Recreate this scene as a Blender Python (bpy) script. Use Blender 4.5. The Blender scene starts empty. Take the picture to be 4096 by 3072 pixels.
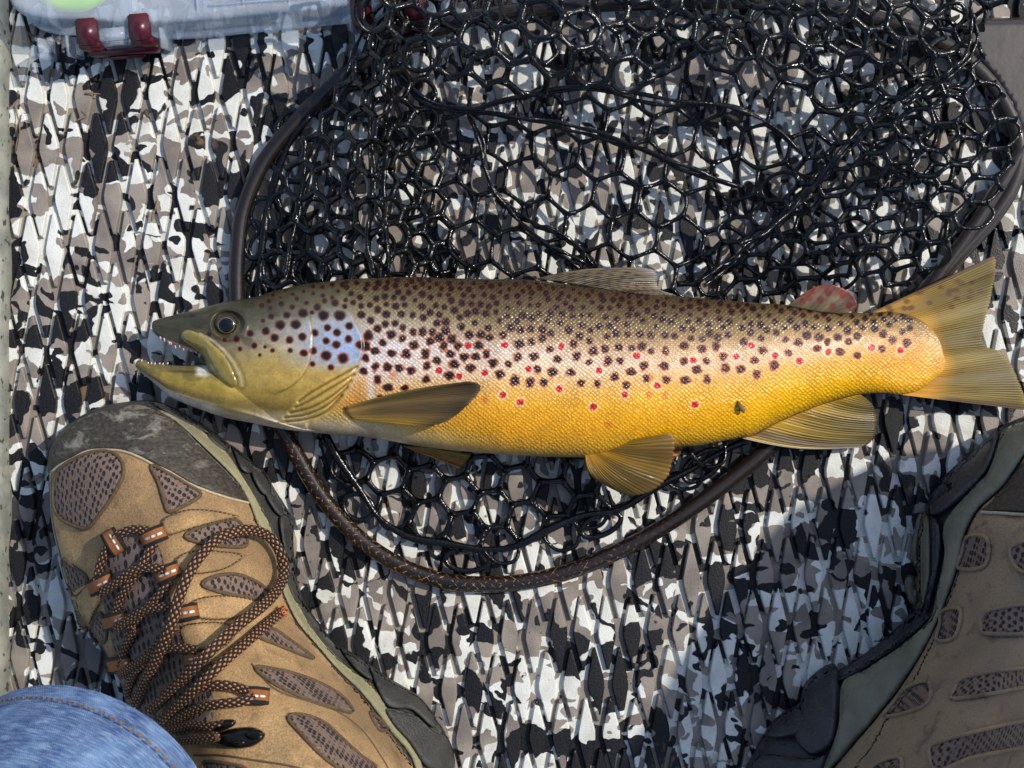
import bpy, bmesh, math, random
import numpy as np
from mathutils import Vector, Matrix
from mathutils.geometry import delaunay_2d_cdt
random.seed(7); RNG = np.random.default_rng(11)
SC = bpy.context.scene; COL = SC.collection

# ------------------------------------------------------------------ camera, sky, sun, exposure
HC = 0.72                     # camera height above the deck (m)
S = 0.51 / 4096               # metres of deck per photograph pixel
cd = bpy.data.cameras.new('camera'); cam = bpy.data.objects.new('camera', cd); COL.objects.link(cam)
cam.location = (0, 0, HC); cam.rotation_euler = (0, 0, 0)
cd.sensor_width = 36; cd.lens = 36 * HC / 0.51; cd.clip_start = 0.02; cd.clip_end = 60
cd.dof.use_dof = True; cd.dof.focus_distance = 0.685; cd.dof.aperture_fstop = 14
SC.camera = cam
SUN_EL = 48; SUN_AZ = 22      # azimuth counted from image right towards image top
w = bpy.data.worlds.new('World'); SC.world = w; w.use_nodes = True
nt = w.node_tree; sky = nt.nodes.new('ShaderNodeTexSky'); sky.sky_type = 'NISHITA'; sky.sun_disc = False
sky.sun_elevation = math.radians(SUN_EL); sky.sun_rotation = math.radians(90 - SUN_AZ)
bg = nt.nodes['Background']; bg.inputs['Strength'].default_value = 0.15
nt.links.new(sky.outputs[0], bg.inputs[0])
sl = bpy.data.lights.new('sun', 'SUN'); sl.energy = 3.2; sl.angle = math.radians(0.55); sl.color = (1, 0.93, 0.82)
so = bpy.data.objects.new('sun', sl); COL.objects.link(so)
e, a = math.radians(SUN_EL), math.radians(SUN_AZ)
SD = Vector((math.cos(e) * math.cos(a), math.cos(e) * math.sin(a), math.sin(e)))
so.rotation_euler = SD.to_track_quat('Z', 'Y').to_euler(); so.location = SD * 3
SC.view_settings.view_transform = 'Standard'; SC.view_settings.look = 'None'
SC.view_settings.exposure = 0.36; SC.view_settings.gamma = 1
SC.render.resolution_x = 1024; SC.render.resolution_y = 768

# ------------------------------------------------------------------ geometry helpers
def P(px, py, z):
    """a point that the photograph shows at pixel (px, py), at its own real height z"""
    px, py, z = np.broadcast_arrays(np.asarray(px, float), np.asarray(py, float), np.asarray(z, float))
    k = S * (1 - z / HC)
    return np.stack([(px - 2048) * k, -(py - 1536) * k, z], -1)
def lin(c):
    c = np.asarray(c, float) / 255
    return np.where(c <= .04045, c / 12.92, ((c + .055) / 1.055) ** 2.4)
def sm(x, a=0., b=1.):
    t = np.clip((x - a) / (b - a), 0, 1); return t * t * (3 - 2 * t)
def crom(pts, n, closed=False):
    """catmull-rom through pts, resampled to n points of even spacing"""
    p = np.asarray(pts, float)
    if closed: q = np.vstack([p[-1], p, p[0], p[1]])
    else: q = np.vstack([2 * p[0] - p[1], p, 2 * p[-1] - p[-2]])
    out = []
    t = np.linspace(0, 1, 12, endpoint=False)[:, None]
    for i in range(1, len(q) - 2):
        a0, a1, a2, a3 = q[i - 1], q[i], q[i + 1], q[i + 2]
        out.append(.5 * (2 * a1 + (a2 - a0) * t + (2 * a0 - 5 * a1 + 4 * a2 - a3) * t ** 2 + (3 * a1 - a0 - 3 * a2 + a3) * t ** 3))
    out.append((p[0] if closed else p[-1])[None])
    o = np.vstack(out); d = np.r_[0, np.cumsum(np.linalg.norm(np.diff(o, axis=0), axis=1))]
    s = np.linspace(0, d[-1], n + 1 if closed else n)
    r = np.stack([np.interp(s, d, o[:, k]) for k in range(o.shape[1])], -1)
    return r[:-1] if closed else r
def plen(p, closed=True):
    q = np.vstack([p, p[:1]]) if closed else p
    return np.linalg.norm(np.diff(q, axis=0), axis=1).sum()
def inside(x, y, poly):
    x = np.asarray(x, float); y = np.asarray(y, float); r = np.zeros(x.shape, bool)
    n = len(poly); j = n - 1
    for i in range(n):
        xi, yi = poly[i]; xj, yj = poly[j]
        if yi != yj:
            c = ((yi > y) != (yj > y)) & (x < (xj - xi) * (y - yi) / (yj - yi) + xi); r ^= c
        j = i
    return r
def pdist(x, y, poly, closed=True):
    x = np.asarray(x, float); y = np.asarray(y, float); d = np.full(x.shape, 1e9)
    n = len(poly)
    for i in range(n if closed else n - 1):
        ax, ay = poly[i]; bx, by = poly[(i + 1) % n]; dx, dy = bx - ax, by - ay
        L = dx * dx + dy * dy + 1e-9
        t = np.clip(((x - ax) * dx + (y - ay) * dy) / L, 0, 1)
        d = np.minimum(d, np.hypot(x - ax - t * dx, y - ay - t * dy))
    return d
_ph = RNG.uniform(0, 6.28, (8, 4))
def wob(x, y, sc, k=0):
    """smooth cheap noise, about -1..1"""
    r = 0
    for i in range(4):
        a = _ph[(i + k) % 8]; an = a[0] + i * 1.7 + k
        r = r + np.sin((x * np.cos(an) + y * np.sin(an)) / sc * (1 + .45 * i) + a[1]) / (1 + .5 * i)
    return r / 2.2

class MB:
    def __init__(s): s.v = []; s.f = []; s.p = []; s.c = []; s.n = 0
    def add(s, v, f, pat=None, col=None):
        v = np.asarray(v, float); s.v.append(v); s.f += [tuple(int(i) + s.n for i in q) for q in f]
        s.p.append(np.zeros((len(v), 3)) if pat is None else pat)
        s.c.append(np.ones((len(v), 3)) if col is None else col); s.n += len(v)
    def build(s, name, mat, parent=None, smooth=True):
        me = bpy.data.meshes.new(name); me.from_pydata(np.vstack(s.v).tolist(), [], s.f)
        at = me.attributes.new('pat', 'FLOAT_VECTOR', 'POINT'); at.data.foreach_set('vector', np.vstack(s.p).astype(np.float32).ravel())
        c = np.vstack(s.c); c4 = np.c_[c, np.ones(len(c))]
        ca = me.attributes.new('col', 'FLOAT_COLOR', 'POINT'); ca.data.foreach_set('color', c4.astype(np.float32).ravel())
        me.polygons.foreach_set('use_smooth', [smooth] * len(me.polygons)); me.update()
        if mat: me.materials.append(mat)
        return link(name, me, parent)
def link(name, me, parent=None):
    o = bpy.data.objects.new(name, me); COL.objects.link(o)
    if parent: o.parent = parent
    return o
def empty(name, loc):
    o = bpy.data.objects.new(name, None); o.empty_display_size = .02; COL.objects.link(o); o.location = loc; return o
def tag(o, label=None, cat=None, group=None, kind=None):
    for k, v in (('label', label), ('category', cat), ('group', group), ('kind', kind)):
        if v: o[k] = v
    return o
def adopt(root):
    """keep children where they were modelled (world coordinates) under a root that has its own location"""
    bpy.context.view_layer.update()
    inv = root.matrix_world.inverted()
    for c in root.children: c.matrix_parent_inverse = inv

def grid(nu, nv, closed_u=False):
    f = []
    for i in range(nu if closed_u else nu - 1):
        i2 = (i + 1) % nu
        for j in range(nv - 1): f.append((i * nv + j, i2 * nv + j, i2 * nv + j + 1, i * nv + j + 1))
    return f
def tube(mb, path, r, sides=8, closed=False, flat=1.0, col=None, caps=True):
    """tube along path; r scalar or per point; flat = height / width; pat = (length, angle, 0)"""
    p = np.asarray(path, float); n = len(p); r = np.broadcast_to(np.asarray(r, float), (n,))
    if closed: t = np.roll(p, -1, 0) - np.roll(p, 1, 0)
    else: t = np.gradient(p, axis=0)
    t /= np.linalg.norm(t, axis=1)[:, None] + 1e-12
    up = np.array([0, 0, 1.]); sd = np.cross(t, up); ln = np.linalg.norm(sd, axis=1)
    bad = ln < .15
    sd[bad] = np.cross(t[bad], [0.3, 1., 0]); sd /= np.linalg.norm(sd, axis=1)[:, None]
    if not closed:
        for i in range(1, n):
            if np.dot(sd[i], sd[i - 1]) < 0: sd[i] = -sd[i]
    nr = np.cross(sd, t)
    L = np.r_[0, np.cumsum(np.linalg.norm(np.diff(p, axis=0), axis=1))]
    if closed: p = np.vstack([p, p[:1]]); sd = np.vstack([sd, sd[:1]]); nr = np.vstack([nr, nr[:1]]); r = np.r_[r, r[0]]; L = np.r_[L, L[-1] + np.linalg.norm(p[-1] - p[-2])]; n += 1
    an = np.linspace(0, 2 * np.pi, sides + 1)
    v = p[:, None] + r[:, None, None] * (np.cos(an)[None, :, None] * sd[:, None] + flat * np.sin(an)[None, :, None] * nr[:, None])
    pat = np.zeros((n, sides + 1, 3)); pat[..., 0] = L[:, None]; pat[..., 1] = an[None] / (2 * np.pi)
    f = [(b, a_, d_, c_) for (a_, b, c_, d_) in grid(n, sides + 1)]
    f = [(q[0], q[3], q[2], q[1]) for q in f]
    V = v.reshape(-1, 3); PT = pat.reshape(-1, 3)
    if caps and not closed:
        for k in (0, n - 1):
            f.append(tuple(range(k * (sides + 1), k * (sides + 1) + sides)))
    mb.add(V, f, PT, None if col is None else np.broadcast_to(lin(col), V.shape))
def drape(mb, poly, zf, off, step, bevel, smooth_poly=True, sink=.001, colf=None):
    """a sheet with the outline poly laid over the surface zf(px,py), raised by off with a rounded edge"""
    poly = np.asarray(poly, float)
    if smooth_poly: poly = crom(poly, max(10, int(plen(poly) / step)), True)
    x0, y0 = poly.min(0); x1, y1 = poly.max(0)
    gx, gy = np.meshgrid(np.arange(x0, x1, step), np.arange(y0, y1, step)); gx = gx.ravel() + RNG.uniform(-.1, .1, gx.size) * step; gy = gy.ravel() + RNG.uniform(-.1, .1, gy.size) * step
    k = inside(gx, gy, poly); gx, gy = gx[k], gy[k]; d = pdist(gx, gy, poly); k = d > step * .45; gx, gy = gx[k], gy[k]
    pts = [Vector(q) for q in poly]; n = len(pts)
    # an extra ring just inside keeps the rounded edge crisp
    c = np.roll(poly, -1, 0) - np.roll(poly, 1, 0); nn = np.stack([c[:, 1], -c[:, 0]], -1); nn /= np.linalg.norm(nn, axis=1)[:, None] + 1e-9
    for sg in (1, -1):
        ring = poly + sg * nn * min(bevel, step) * .35
        k = inside(ring[:, 0], ring[:, 1], poly)
        if k.mean() > .5:
            ring = ring[k]; ring = ring[pdist(ring[:, 0], ring[:, 1], poly) > min(bevel, step) * .25]; pts += [Vector(q) for q in ring]; break
    pts += [Vector(q) for q in zip(gx, gy)]
    v, ed, f, *_ = delaunay_2d_cdt(pts, [(i, (i + 1) % n) for i in range(n)], [], 1, 1e-4)
    xy = np.array([tuple(q) for q in v]); d = pdist(xy[:, 0], xy[:, 1], poly)
    t = np.clip(d / bevel, 0, 1); z = zf(xy[:, 0], xy[:, 1]) - sink * (d < .01) + (off) * np.sqrt(1 - (1 - t) ** 2)
    W = P(xy[:, 0], xy[:, 1], z)
    ff = []
    for q in f:
        aa = np.cross(W[q[1]] - W[q[0]], W[q[2]] - W[q[0]])[2]
        ff.append(tuple(q) if aa > 0 else tuple(reversed(q)))
    col = None if colf is None else colf(xy[:, 0], xy[:, 1], d)
    mb.add(W, ff, np.c_[xy / 100, z * 100], col)

# ------------------------------------------------------------------ material helpers
class NM:
    def __init__(s, name):
        s.m = bpy.data.materials.new(name); s.m.use_nodes = True; s.t = s.m.node_tree; s.N = s.t.nodes; s.L = s.t.links
        s.b = s.N['Principled BSDF']; s.out = s.N['Material Output']
    def n(s, typ, **kw):
        o = s.N.new('ShaderNode' + typ)
        for k, v in kw.items(): setattr(o, k, v)
        return o
    def put(s, sock, v):
        if hasattr(v, 'is_output') or isinstance(v, bpy.types.NodeSocket): s.L.new(v, sock)
        elif isinstance(v, (tuple, list, np.ndarray)) and len(v) == 3 and sock.type == 'RGBA': sock.default_value = (*[float(q) for q in v], 1)
        else: sock.default_value = v
    def math(s, op, a, b=0., c=None, clamp=False):
        o = s.n('Math', operation=op, use_clamp=clamp); s.put(o.inputs[0], a); s.put(o.inputs[1], b)
        if c is not None: s.put(o.inputs[2], c)
        return o.outputs[0]
    def mix(s, f, a, b, mode='MIX'):
        o = s.n('MixRGB', blend_type=mode); s.put(o.inputs[0], f); s.put(o.inputs[1], a); s.put(o.inputs[2], b); return o.outputs[0]
    def pos(s): return s.n('NewGeometry').outputs['Position']
    def attr(s, name, out='Vector'): return s.n('Attribute', attribute_name=name).outputs[out]
    def mapp(s, v, loc=(0, 0, 0), rot=(0, 0, 0), sc=(1, 1, 1)):
        o = s.n('Mapping'); s.put(o.inputs[0], v); o.inputs[1].default_value = loc; o.inputs[2].default_value = rot; o.inputs[3].default_value = sc; return o.outputs[0]
    def noise(s, v, sc, det=2., rough=.5, dist=0.):
        o = s.n('TexNoise'); s.put(o.inputs['Vector'], v); o.inputs['Scale'].default_value = sc; o.inputs['Detail'].default_value = det
        o.inputs['Roughness'].default_value = rough; o.inputs['Distortion'].default_value = dist; return o.outputs['Fac']
    def voro(s, v, sc, rnd=1., feat='F1', out='Distance'):
        o = s.n('TexVoronoi', feature=feat); s.put(o.inputs['Vector'], v); o.inputs['Scale'].default_value = sc; o.inputs['Randomness'].default_value = rnd; return o.outputs[out]
    def step(s, v, a, b):
        o = s.n('MapRange'); s.put(o.inputs[0], v); o.inputs[1].default_value = a; o.inputs[2].default_value = b; o.inputs[3].default_value = 0; o.inputs[4].default_value = 1; return o.outputs[0]
    def bump(s, h, dist, strength=1.):
        o = s.n('Bump'); s.put(o.inputs['Height'], h); o.inputs['Distance'].default_value = dist; o.inputs['Strength'].default_value = strength
        s.L.new(o.outputs[0], s.b.inputs['Normal']); return o
    def set(s, **kw):
        for k, v in kw.items(): s.put(s.b.inputs[k.replace('_', ' ')], v)
        return s
def simple(name, c1, c2, sc, rough=.5, bump=0., bsc=None, coat=0., r2=None, **kw):
    m = NM(name); p = m.pos(); f = m.step(m.noise(p, sc, 4), .35, .65)
    m.set(Base_Color=m.mix(f, tuple(lin(c1)), tuple(lin(c2))), Roughness=rough if r2 is None else m.math('MULTIPLY_ADD', f, r2 - rough, rough))
    if bump: m.bump(m.noise(p, bsc or sc * 3, 4, .6), bump)
    if coat: m.set(Coat_Weight=coat, Coat_Roughness=.12)
    m.set(**kw); return m.m

# ================================================================== THE DECK
def camo(name, off, rough):
    m = NM(name); p = m.mapp(m.pos(), off)
    warp = m.n('TexNoise'); m.put(warp.inputs['Vector'], p); warp.inputs['Scale'].default_value = 120; warp.inputs['Detail'].default_value = 2
    wv = m.n('VectorMath', operation='MULTIPLY_ADD'); m.put(wv.inputs[0], warp.outputs['Color']); wv.inputs[1].default_value = (.008, .006, 0); m.put(wv.inputs[2], p)
    q = wv.outputs[0]
    n1 = m.noise(m.mapp(q, (.3, .1, 0), (0, 0, .15), (41, 50, 1)), 1, 2., .5, .6)
    n2 = m.noise(m.mapp(q, (7.3, 3.1, 0), (0, 0, -.1), (38, 47, 1)), 1, 2., .5, .7)
    n3 = m.noise(m.mapp(q, (2.3, 9.1, 0), (0, 0, .1), (60, 76, 1)), 1, 1., .4, .4)
    fine = m.noise(p, 900, 3)
    white = m.mix(m.step(m.noise(p, 60, 4), .4, .7), tuple(lin((212, 213, 206))), tuple(lin((186, 185, 174))))
    white = m.mix(m.math('MULTIPLY', m.step(fine, .58, .75), .35), white, tuple(lin((120, 118, 112))))
    grey = m.mix(m.step(m.noise(p, 45, 3), .4, .6), tuple(lin((112, 104, 97))), tuple(lin((140, 131, 120))))
    black = m.mix(m.step(fine, .4, .8), tuple(lin((13, 13, 15))), tuple(lin((30, 30, 33))))
    c = m.mix(m.step(n2, .505, .51), white, grey)
    c = m.mix(m.step(n3, .615, .62), c, grey)
    c = m.mix(m.step(n1, .545, .55), c, black)
    c = m.mix(m.step(n3, .325, .32), c, black)
    wear = m.math('MULTIPLY', m.step(m.noise(p, 14, 3), .62, .72), m.step(m.noise(p, 160, 3), .5, .6))
    c = m.mix(m.math('MULTIPLY', wear, .5), c, tuple(lin((150, 125, 95))))
    wet = m.noise(p, 9, 2)
    m.set(Base_Color=c, Specular_IOR_Level=.3, Roughness=m.math('MULTIPLY_ADD', m.step(wet, .4, .6), .25, rough))
    m.bump(m.noise(p, 1100, 3, .6), .0005, .5)
    return m.m
M_PAD = camo('camo_foam', (0, 0, 0), .38)
M_GROOVE = camo('camo_foam_groove', (1.7, .9, 0), .4)
mb = MB(); ZG = -.0030
nx, ny = 60, 50
X, Y = np.meshgrid(np.linspace(-.2566, .8, nx), np.linspace(-.7, .6, ny), indexing='ij')
mb.add(np.stack([X, Y, ZG + 0 * X], -1).reshape(-1, 3), grid(nx, ny))
deck = tag(mb.build('deck', M_GROOVE), kind='structure')
# the raised foam diamonds between the cut grooves
PA, PB = 98 * S, 405 * S
def diamond(hw, hh):
    mbd = MB(); ring = []
    base = np.array([(hw, .10 * hh), (hw * .12, hh), (-hw * .12, hh), (-hw, .10 * hh), (-hw, -.10 * hh), (-hw * .12, -hh), (hw * .12, -hh), (hw, -.10 * hh)])
    for k, (gr, z) in enumerate(((2.2 * S, ZG - .0002), (0.6 * S, -.0004), (-1.4 * S, 0.))):
        n = base / np.linalg.norm(base / [hw, hh], axis=1)[:, None] / [hw, hh]
        ring.append(np.c_[base + gr * np.sign(base) * [1, 3], np.full(8, z)])
    v = np.vstack(ring + [[[0, .5 * hh, .00005]], [[0, -.5 * hh, .00005]]]); f = []
    for k in range(2):
        for i in range(8): f.append((k * 8 + i, k * 8 + (i + 1) % 8, (k + 1) * 8 + (i + 1) % 8, (k + 1) * 8 + i))
    a, b = 24, 25
    for i in (0, 1, 2): f.append((16 + i, 17 + i, a))
    for i in (4, 5, 6): f.append((16 + i, 17 + i, b))
    f.append((19, 20, b, a)); f.append((23, 16, a, b))
    mbd.add(v, f); return v, f
dv, df = diamond(33 * S, 142 * S)
protos = []
for k in range(3):
    v = np.array(dv); v[:, :2] *= 1 + RNG.uniform(-.035, .035, (len(v), 2)) * (k > 0)
    t = MB(); t.add(v, df); o = t.build('foam_diamond', M_PAD, deck, smooth=False); protos.append(o)
FISH_POLY = np.array([(600, 1300), (1000, 1180), (1600, 1100), (2600, 1150), (3500, 1240), (3980, 1020), (4100, 1640), (3450, 1790), (2700, 1900), (1400, 1750), (900, 1680), (540, 1460)], float)
BOOT_L = np.array([(194, 1803), (235, 1732), (306, 1673), (411, 1623), (529, 1603), (600, 1600), (676, 1620), (752, 1662), (846, 1720), (917, 1773), (987, 1826), (1058, 1885), (1087, 1932), (1128, 1997), (1170, 2079), (1175, 2167), (1181, 2255), (1205, 2373), (1249, 2452), (1358, 2587), (1453, 2635), (1554, 2709), (1676, 2784), (1744, 2872), (1792, 2947), (1820, 3072), (1800, 3300), (1650, 3480), (1300, 3540), (900, 3480), (620, 3300), (520, 3000), (503, 2784), (436, 2648), (361, 2506), (329, 2467), (282, 2390), (253, 2285), (217, 2155), (200, 2050), (192, 1879)], float)
BOOT_R = np.array([(4180, 1640), (4096, 1672), (4017, 1697), (3983, 1723), (3915, 1782), (3856, 1841), (3797, 1900), (3730, 1959), (3704, 2026), (3680, 2100), (3672, 2221), (3665, 2339), (3670, 2420), (3620, 2470), (3569, 2524), (3460, 2609), (3358, 2676), (3291, 2690), (3223, 2740), (3190, 2811), (3122, 2854), (3054, 2930), (3004, 3022), (2950, 3150), (2960, 3400), (3150, 3620), (3500, 3700), (3850, 3600), (4080, 3300), (4300, 2900), (4560, 2400), (4640, 2000), (4560, 1740), (4380, 1640)], float)
rot = math.radians(2.2); cells = []
for i in range(-60, 60):
    for j in range(-26, 26):
        x = (i + .5 * (j % 2)) * PA; y = j * PB / 2
        x += .0009 * wob(y / S, x / S * .3, 300)
        X_, Y_ = x * math.cos(rot) + y * -math.sin(rot), x * math.sin(rot) + y * math.cos(rot)
        X_ = x * math.cos(rot) - y * math.sin(rot) * 1.0
        if not (-.2525 < X_ < .42 and -.38 < Y_ < .34): continue
        px, py = X_ / S + 2048, 1536 - Y_ / S
        inf = -40 < px < 4136 and -120 < py < 3190
        hid = 0
        if inf:
            for pl in (FISH_POLY, BOOT_L, BOOT_R):
                if inside(np.array([px]), np.array([py]), pl)[0]: hid = 3
            if hid == 0 and px > 1500 and py < 1150: hid = 1
        cells.append((hid if inf else 9, py < 60 or py > 3020, RNG.random(), X_, Y_))
cells.sort(key=lambda c: c[:3])
rest = MB()
for k, (h, _, _, x, y) in enumerate(cells):
    jx, jy = RNG.uniform(-1, 1, 2) * 2 * S; rz = rot + RNG.normal(0, .008); sx, sy = 1 + RNG.normal(0, .04), 1 + RNG.normal(0, .02)
    if k < 300:
        pr = protos[k % 3]
        o = pr if k < 3 else pr.copy()
        if k >= 3: COL.objects.link(o); o.parent = deck
        o.location = (x + jx, y + jy, RNG.uniform(-.0002, .0001)); o.rotation_euler = (0, 0, rz); o.scale = (sx, sy, 1)
    else:
        v = np.array(dv); v[:, 0] *= sx; v[:, 1] *= sy
        q = np.c_[v[:, 0] * math.cos(rz) - v[:, 1] * math.sin(rz) + x + jx, v[:, 0] * math.sin(rz) + v[:, 1] * math.cos(rz) + y + jy, v[:, 2]]
        rest.add(q, df)
tag(rest.build('foam_diamond_field', M_PAD, deck, smooth=False), kind='stuff')

# ================================================================== BOAT SIDE at the left edge
m_hull = NM('hull_paint'); p = m_hull.pos(); n1 = m_hull.noise(p, 60, 5, .6); n2 = m_hull.noise(m_hull.mapp(p, sc=(3, 1, 1)), 220, 4)
c = m_hull.mix(m_hull.step(n1, .4, .6), tuple(lin((112, 114, 106))), tuple(lin((140, 140, 128))))
c = m_hull.mix(m_hull.step(n2, .6, .66), c, tuple(lin((62, 60, 52)))); m_hull.set(Base_Color=c, Roughness=.6); m_hull.bump(n1, .0008)
mb = MB(); ys = np.linspace(.6, -.7, 140)
prof = [(-.36, .010), (-.2560, .010), (-.2530, .0092), (-.2512, .0065), (-.2504, .001), (-.2504, -.004)]
V = np.array([[(px_ + .0005 * wob(y * 8000, k * 50, 90) * (k > 1), y, z + .0003 * wob(y * 8000, k * 99, 60, 1)) for k, (px_, z) in enumerate(prof)] for y in ys]).reshape(-1, 3)
mb.add(V, [q[::-1] for q in grid(140, 6)])
tag(mb.build('boat_side', m_hull.m), 'worn grey-green painted boat side running along the left edge', 'boat side')

# ================================================================== BROWN TROUT
TOP = np.array([(607, 1300), (618, 1282), (694, 1260), (775, 1241), (857, 1217), (938, 1201), (1020, 1187), (1101, 1163), (1210, 1138), (1318, 1125), (1426, 1115), (1535, 1111), (1650, 1108), (1743, 1111), (1933, 1116), (2123, 1120), (2376, 1150), (2502, 1168), (2700, 1183), (2803, 1193), (3006, 1210), (3141, 1219), (3276, 1240), (3411, 1250), (3493, 1251), (3560, 1246), (3640, 1262), (3700, 1290), (3760, 1345), (3800, 1425)], float)
BOT = np.array([(607, 1311), (618, 1334), (651, 1361), (694, 1382), (743, 1399), (797, 1418), (822, 1450), (842, 1520), (868, 1590), (910, 1640), (980, 1676), (1060, 1698), (1160, 1716), (1264, 1731), (1372, 1742), (1427, 1744), (1553, 1763), (1680, 1785), (1870, 1807), (2123, 1824), (2344, 1829), (2502, 1815), (2701, 1790), (2803, 1780), (2958, 1751), (3006, 1741), (3141, 1674), (3276, 1620), (3378, 1589), (3445, 1576), (3533, 1572), (3601, 1578), (3680, 1560), (3750, 1510), (3800, 1460)], float)
def sp(tab, x):
    c = crom(tab, 900); i = np.argsort(c[:, 0], kind='stable'); return np.interp(x, c[i, 0], c[i, 1])
HX = [600, 640, 760, 900, 1100, 1350, 1600, 2000, 2500, 3000, 3300, 3500, 3600, 3700, 3800]
HV = [14, 34, 78, 112, 148, 182, 205, 222, 210, 160, 112, 74, 50, 25, 2]
ZX = [540, 900, 1500, 2000, 2600, 3200, 3600, 4100]; ZV = [.0175, .0195, .0265, .0295, .0275, .0195, .0165, .0125]
def hthick(x): return np.interp(x, HX, HV) * S
def zcen(x): return np.interp(x, ZX, ZV)
STOPS = [  # x, [(t, rgb)]
 (1500, [(0, (72, 62, 38)), (.1, (96, 86, 56)), (.2, (132, 120, 90)), (.3, (176, 164, 148)), (.42, (204, 196, 196)), (.58, (208, 194, 188)), (.68, (210, 172, 122)), (.78, (204, 146, 62)), (.86, (196, 156, 80)), (.93, (196, 178, 140)), (1, (160, 144, 120))]),
 (2050, [(0, (48, 39, 22)), (.08, (72, 60, 35)), (.2, (98, 82, 48)), (.31, (146, 121, 84)), (.42, (204, 184, 166)), (.52, (216, 186, 148)), (.61, (220, 164, 84)), (.73, (224, 160, 24)), (.87, (220, 150, 2)), (.95, (204, 148, 44)), (1, (160, 128, 74))]),
 (2700, [(0, (58, 47, 26)), (.12, (88, 72, 40)), (.25, (128, 102, 60)), (.36, (188, 154, 112)), (.46, (214, 182, 148)), (.56, (218, 162, 86)), (.68, (222, 160, 22)), (.82, (220, 156, 0)), (.93, (212, 156, 8)), (1, (172, 128, 40))]),
 (3300, [(0, (82, 68, 36)), (.12, (118, 98, 54)), (.25, (166, 134, 86)), (.36, (208, 176, 144)), (.48, (214, 170, 112)), (.6, (218, 156, 48)), (.78, (218, 164, 4)), (.92, (212, 162, 2)), (1, (180, 134, 26))]),
 (3650, [(0, (100, 80, 40)), (.15, (150, 114, 60)), (.33, (206, 156, 92)), (.5, (212, 146, 54)), (.7, (216, 148, 20)), (.85, (218, 156, 6)), (1, (176, 130, 30))])]
HSTOPS = [
 (610, [(0, (52, 48, 30)), (.5, (78, 70, 38)), (1, (122, 108, 58))]),
 (760, [(0, (46, 44, 29)), (.3, (70, 65, 40)), (.65, (108, 96, 42)), (1, (148, 122, 76))]),
 (900, [(0, (50, 47, 31)), (.2, (68, 63, 42)), (.4, (118, 108, 82)), (.55, (158, 138, 76)), (.75, (166, 140, 58)), (.9, (108, 92, 42)), (1, (190, 178, 148))]),
 (1100, [(0, (54, 50, 33)), (.14, (76, 70, 50)), (.3, (150, 144, 130)), (.42, (174, 158, 118)), (.52, (178, 148, 76)), (.66, (180, 150, 74)), (.78, (150, 124, 52)), (.86, (112, 94, 46)), (.92, (178, 164, 130)), (1, (216, 206, 190))]),
 (1330, [(0, (66, 61, 40)), (.14, (92, 85, 60)), (.26, (156, 160, 164)), (.4, (152, 172, 206)), (.52, (160, 172, 196)), (.6, (190, 156, 84)), (.74, (192, 156, 66)), (.86, (188, 154, 74)), (.93, (208, 190, 160)), (1, (194, 176, 146))])]
def gradc(x, t, stops):
    xs = [s[0] for s in stops]
    cs = np.stack([np.stack([np.interp(t, [q[0] for q in s[1]], [q[1][k] for q in s[1]]) for k in range(3)], -1) for s in stops])
    i = np.clip(np.searchsorted(xs, x) - 1, 0, len(xs) - 2); f = np.clip((x - np.array(xs)[i]) / (np.array(xs)[i + 1] - np.array(xs)[i]), 0, 1)
    idx = np.indices(x.shape)
    return cs[(i, *idx)] * (1 - f)[..., None] + cs[(i + 1, *idx)] * f[..., None]
OPER = crom([(1355, 1200), (1395, 1240), (1425, 1290), (1450, 1347), (1453, 1405), (1430, 1460), (1390, 1530), (1352, 1590), (1300, 1650), (1230, 1690)], 60)
PREOP = crom([(1240, 1262), (1250, 1347), (1244, 1420), (1225, 1480), (1195, 1520), (1150, 1555), (1096, 1578)], 50)
HEAD_SPOTS = [(1100,410,25),(1165,430,22),(1245,395,27),(1325,420,22),(1170,490,25),(1285,480,28),(1405,465,37),(1470,460,17),(1110,520,17),(1235,555,38),(1350,550,38),(1130,595,32),(1015,615,27),(915,655,30),(715,620,22),(825,660,22),(1195,650,32),(1305,665,30),(1045,705,25),(940,730,20),(1410,760,30),(1400,640,32),(1490,610,30),(1480,740,30),(1510,420,30),(1565,375,22),(1640,390,30),(1555,485,40),(1675,485,42),(1745,560,30),(1585,575,27),(1655,610,30),(1740,655,30),(1575,670,28),(1650,700,32),(1575,780,40),(1700,800,42),(1610,865,25),(1825,700,35),(1475,840,22),(1085,775,15),(1180,740,18),(1310,740,20),(1125,715,15),(1430,390,20),(1360,360,20),(1480,320,18),(1330,325,16),(1410,305,16),(1240,350,15),(1550,335,20),(1620,350,18)]
spots = [(450 + x * .5425, 1000 + y * .5425, r * .56, 0) for x, y, r in HEAD_SPOTS]
for k in range(900):
    x = RNG.uniform(1060, 1385); y = sp(TOP, np.array([x]))[0] + RNG.uniform(8, 110)
    if all(math.hypot(x - q[0], (y - q[1]) * 1.25) > q[2] + 22 for q in spots): spots.append((x, y, RNG.uniform(9, 15), 0))
FOLD_LINES = [crom(q, 30) for q in ([(1425, 1468), (1330, 1520), (1240, 1572), (1195, 1606)], [(1415, 1498), (1320, 1553), (1235, 1604), (1180, 1630)], [(1402, 1524), (1320, 1588), (1240, 1632), (1160, 1652)], [(1388, 1550), (1310, 1618), (1230, 1657), (1140, 1672)], [(1366, 1582), (1300, 1648), (1220, 1678), (1110, 1690)])]
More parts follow.
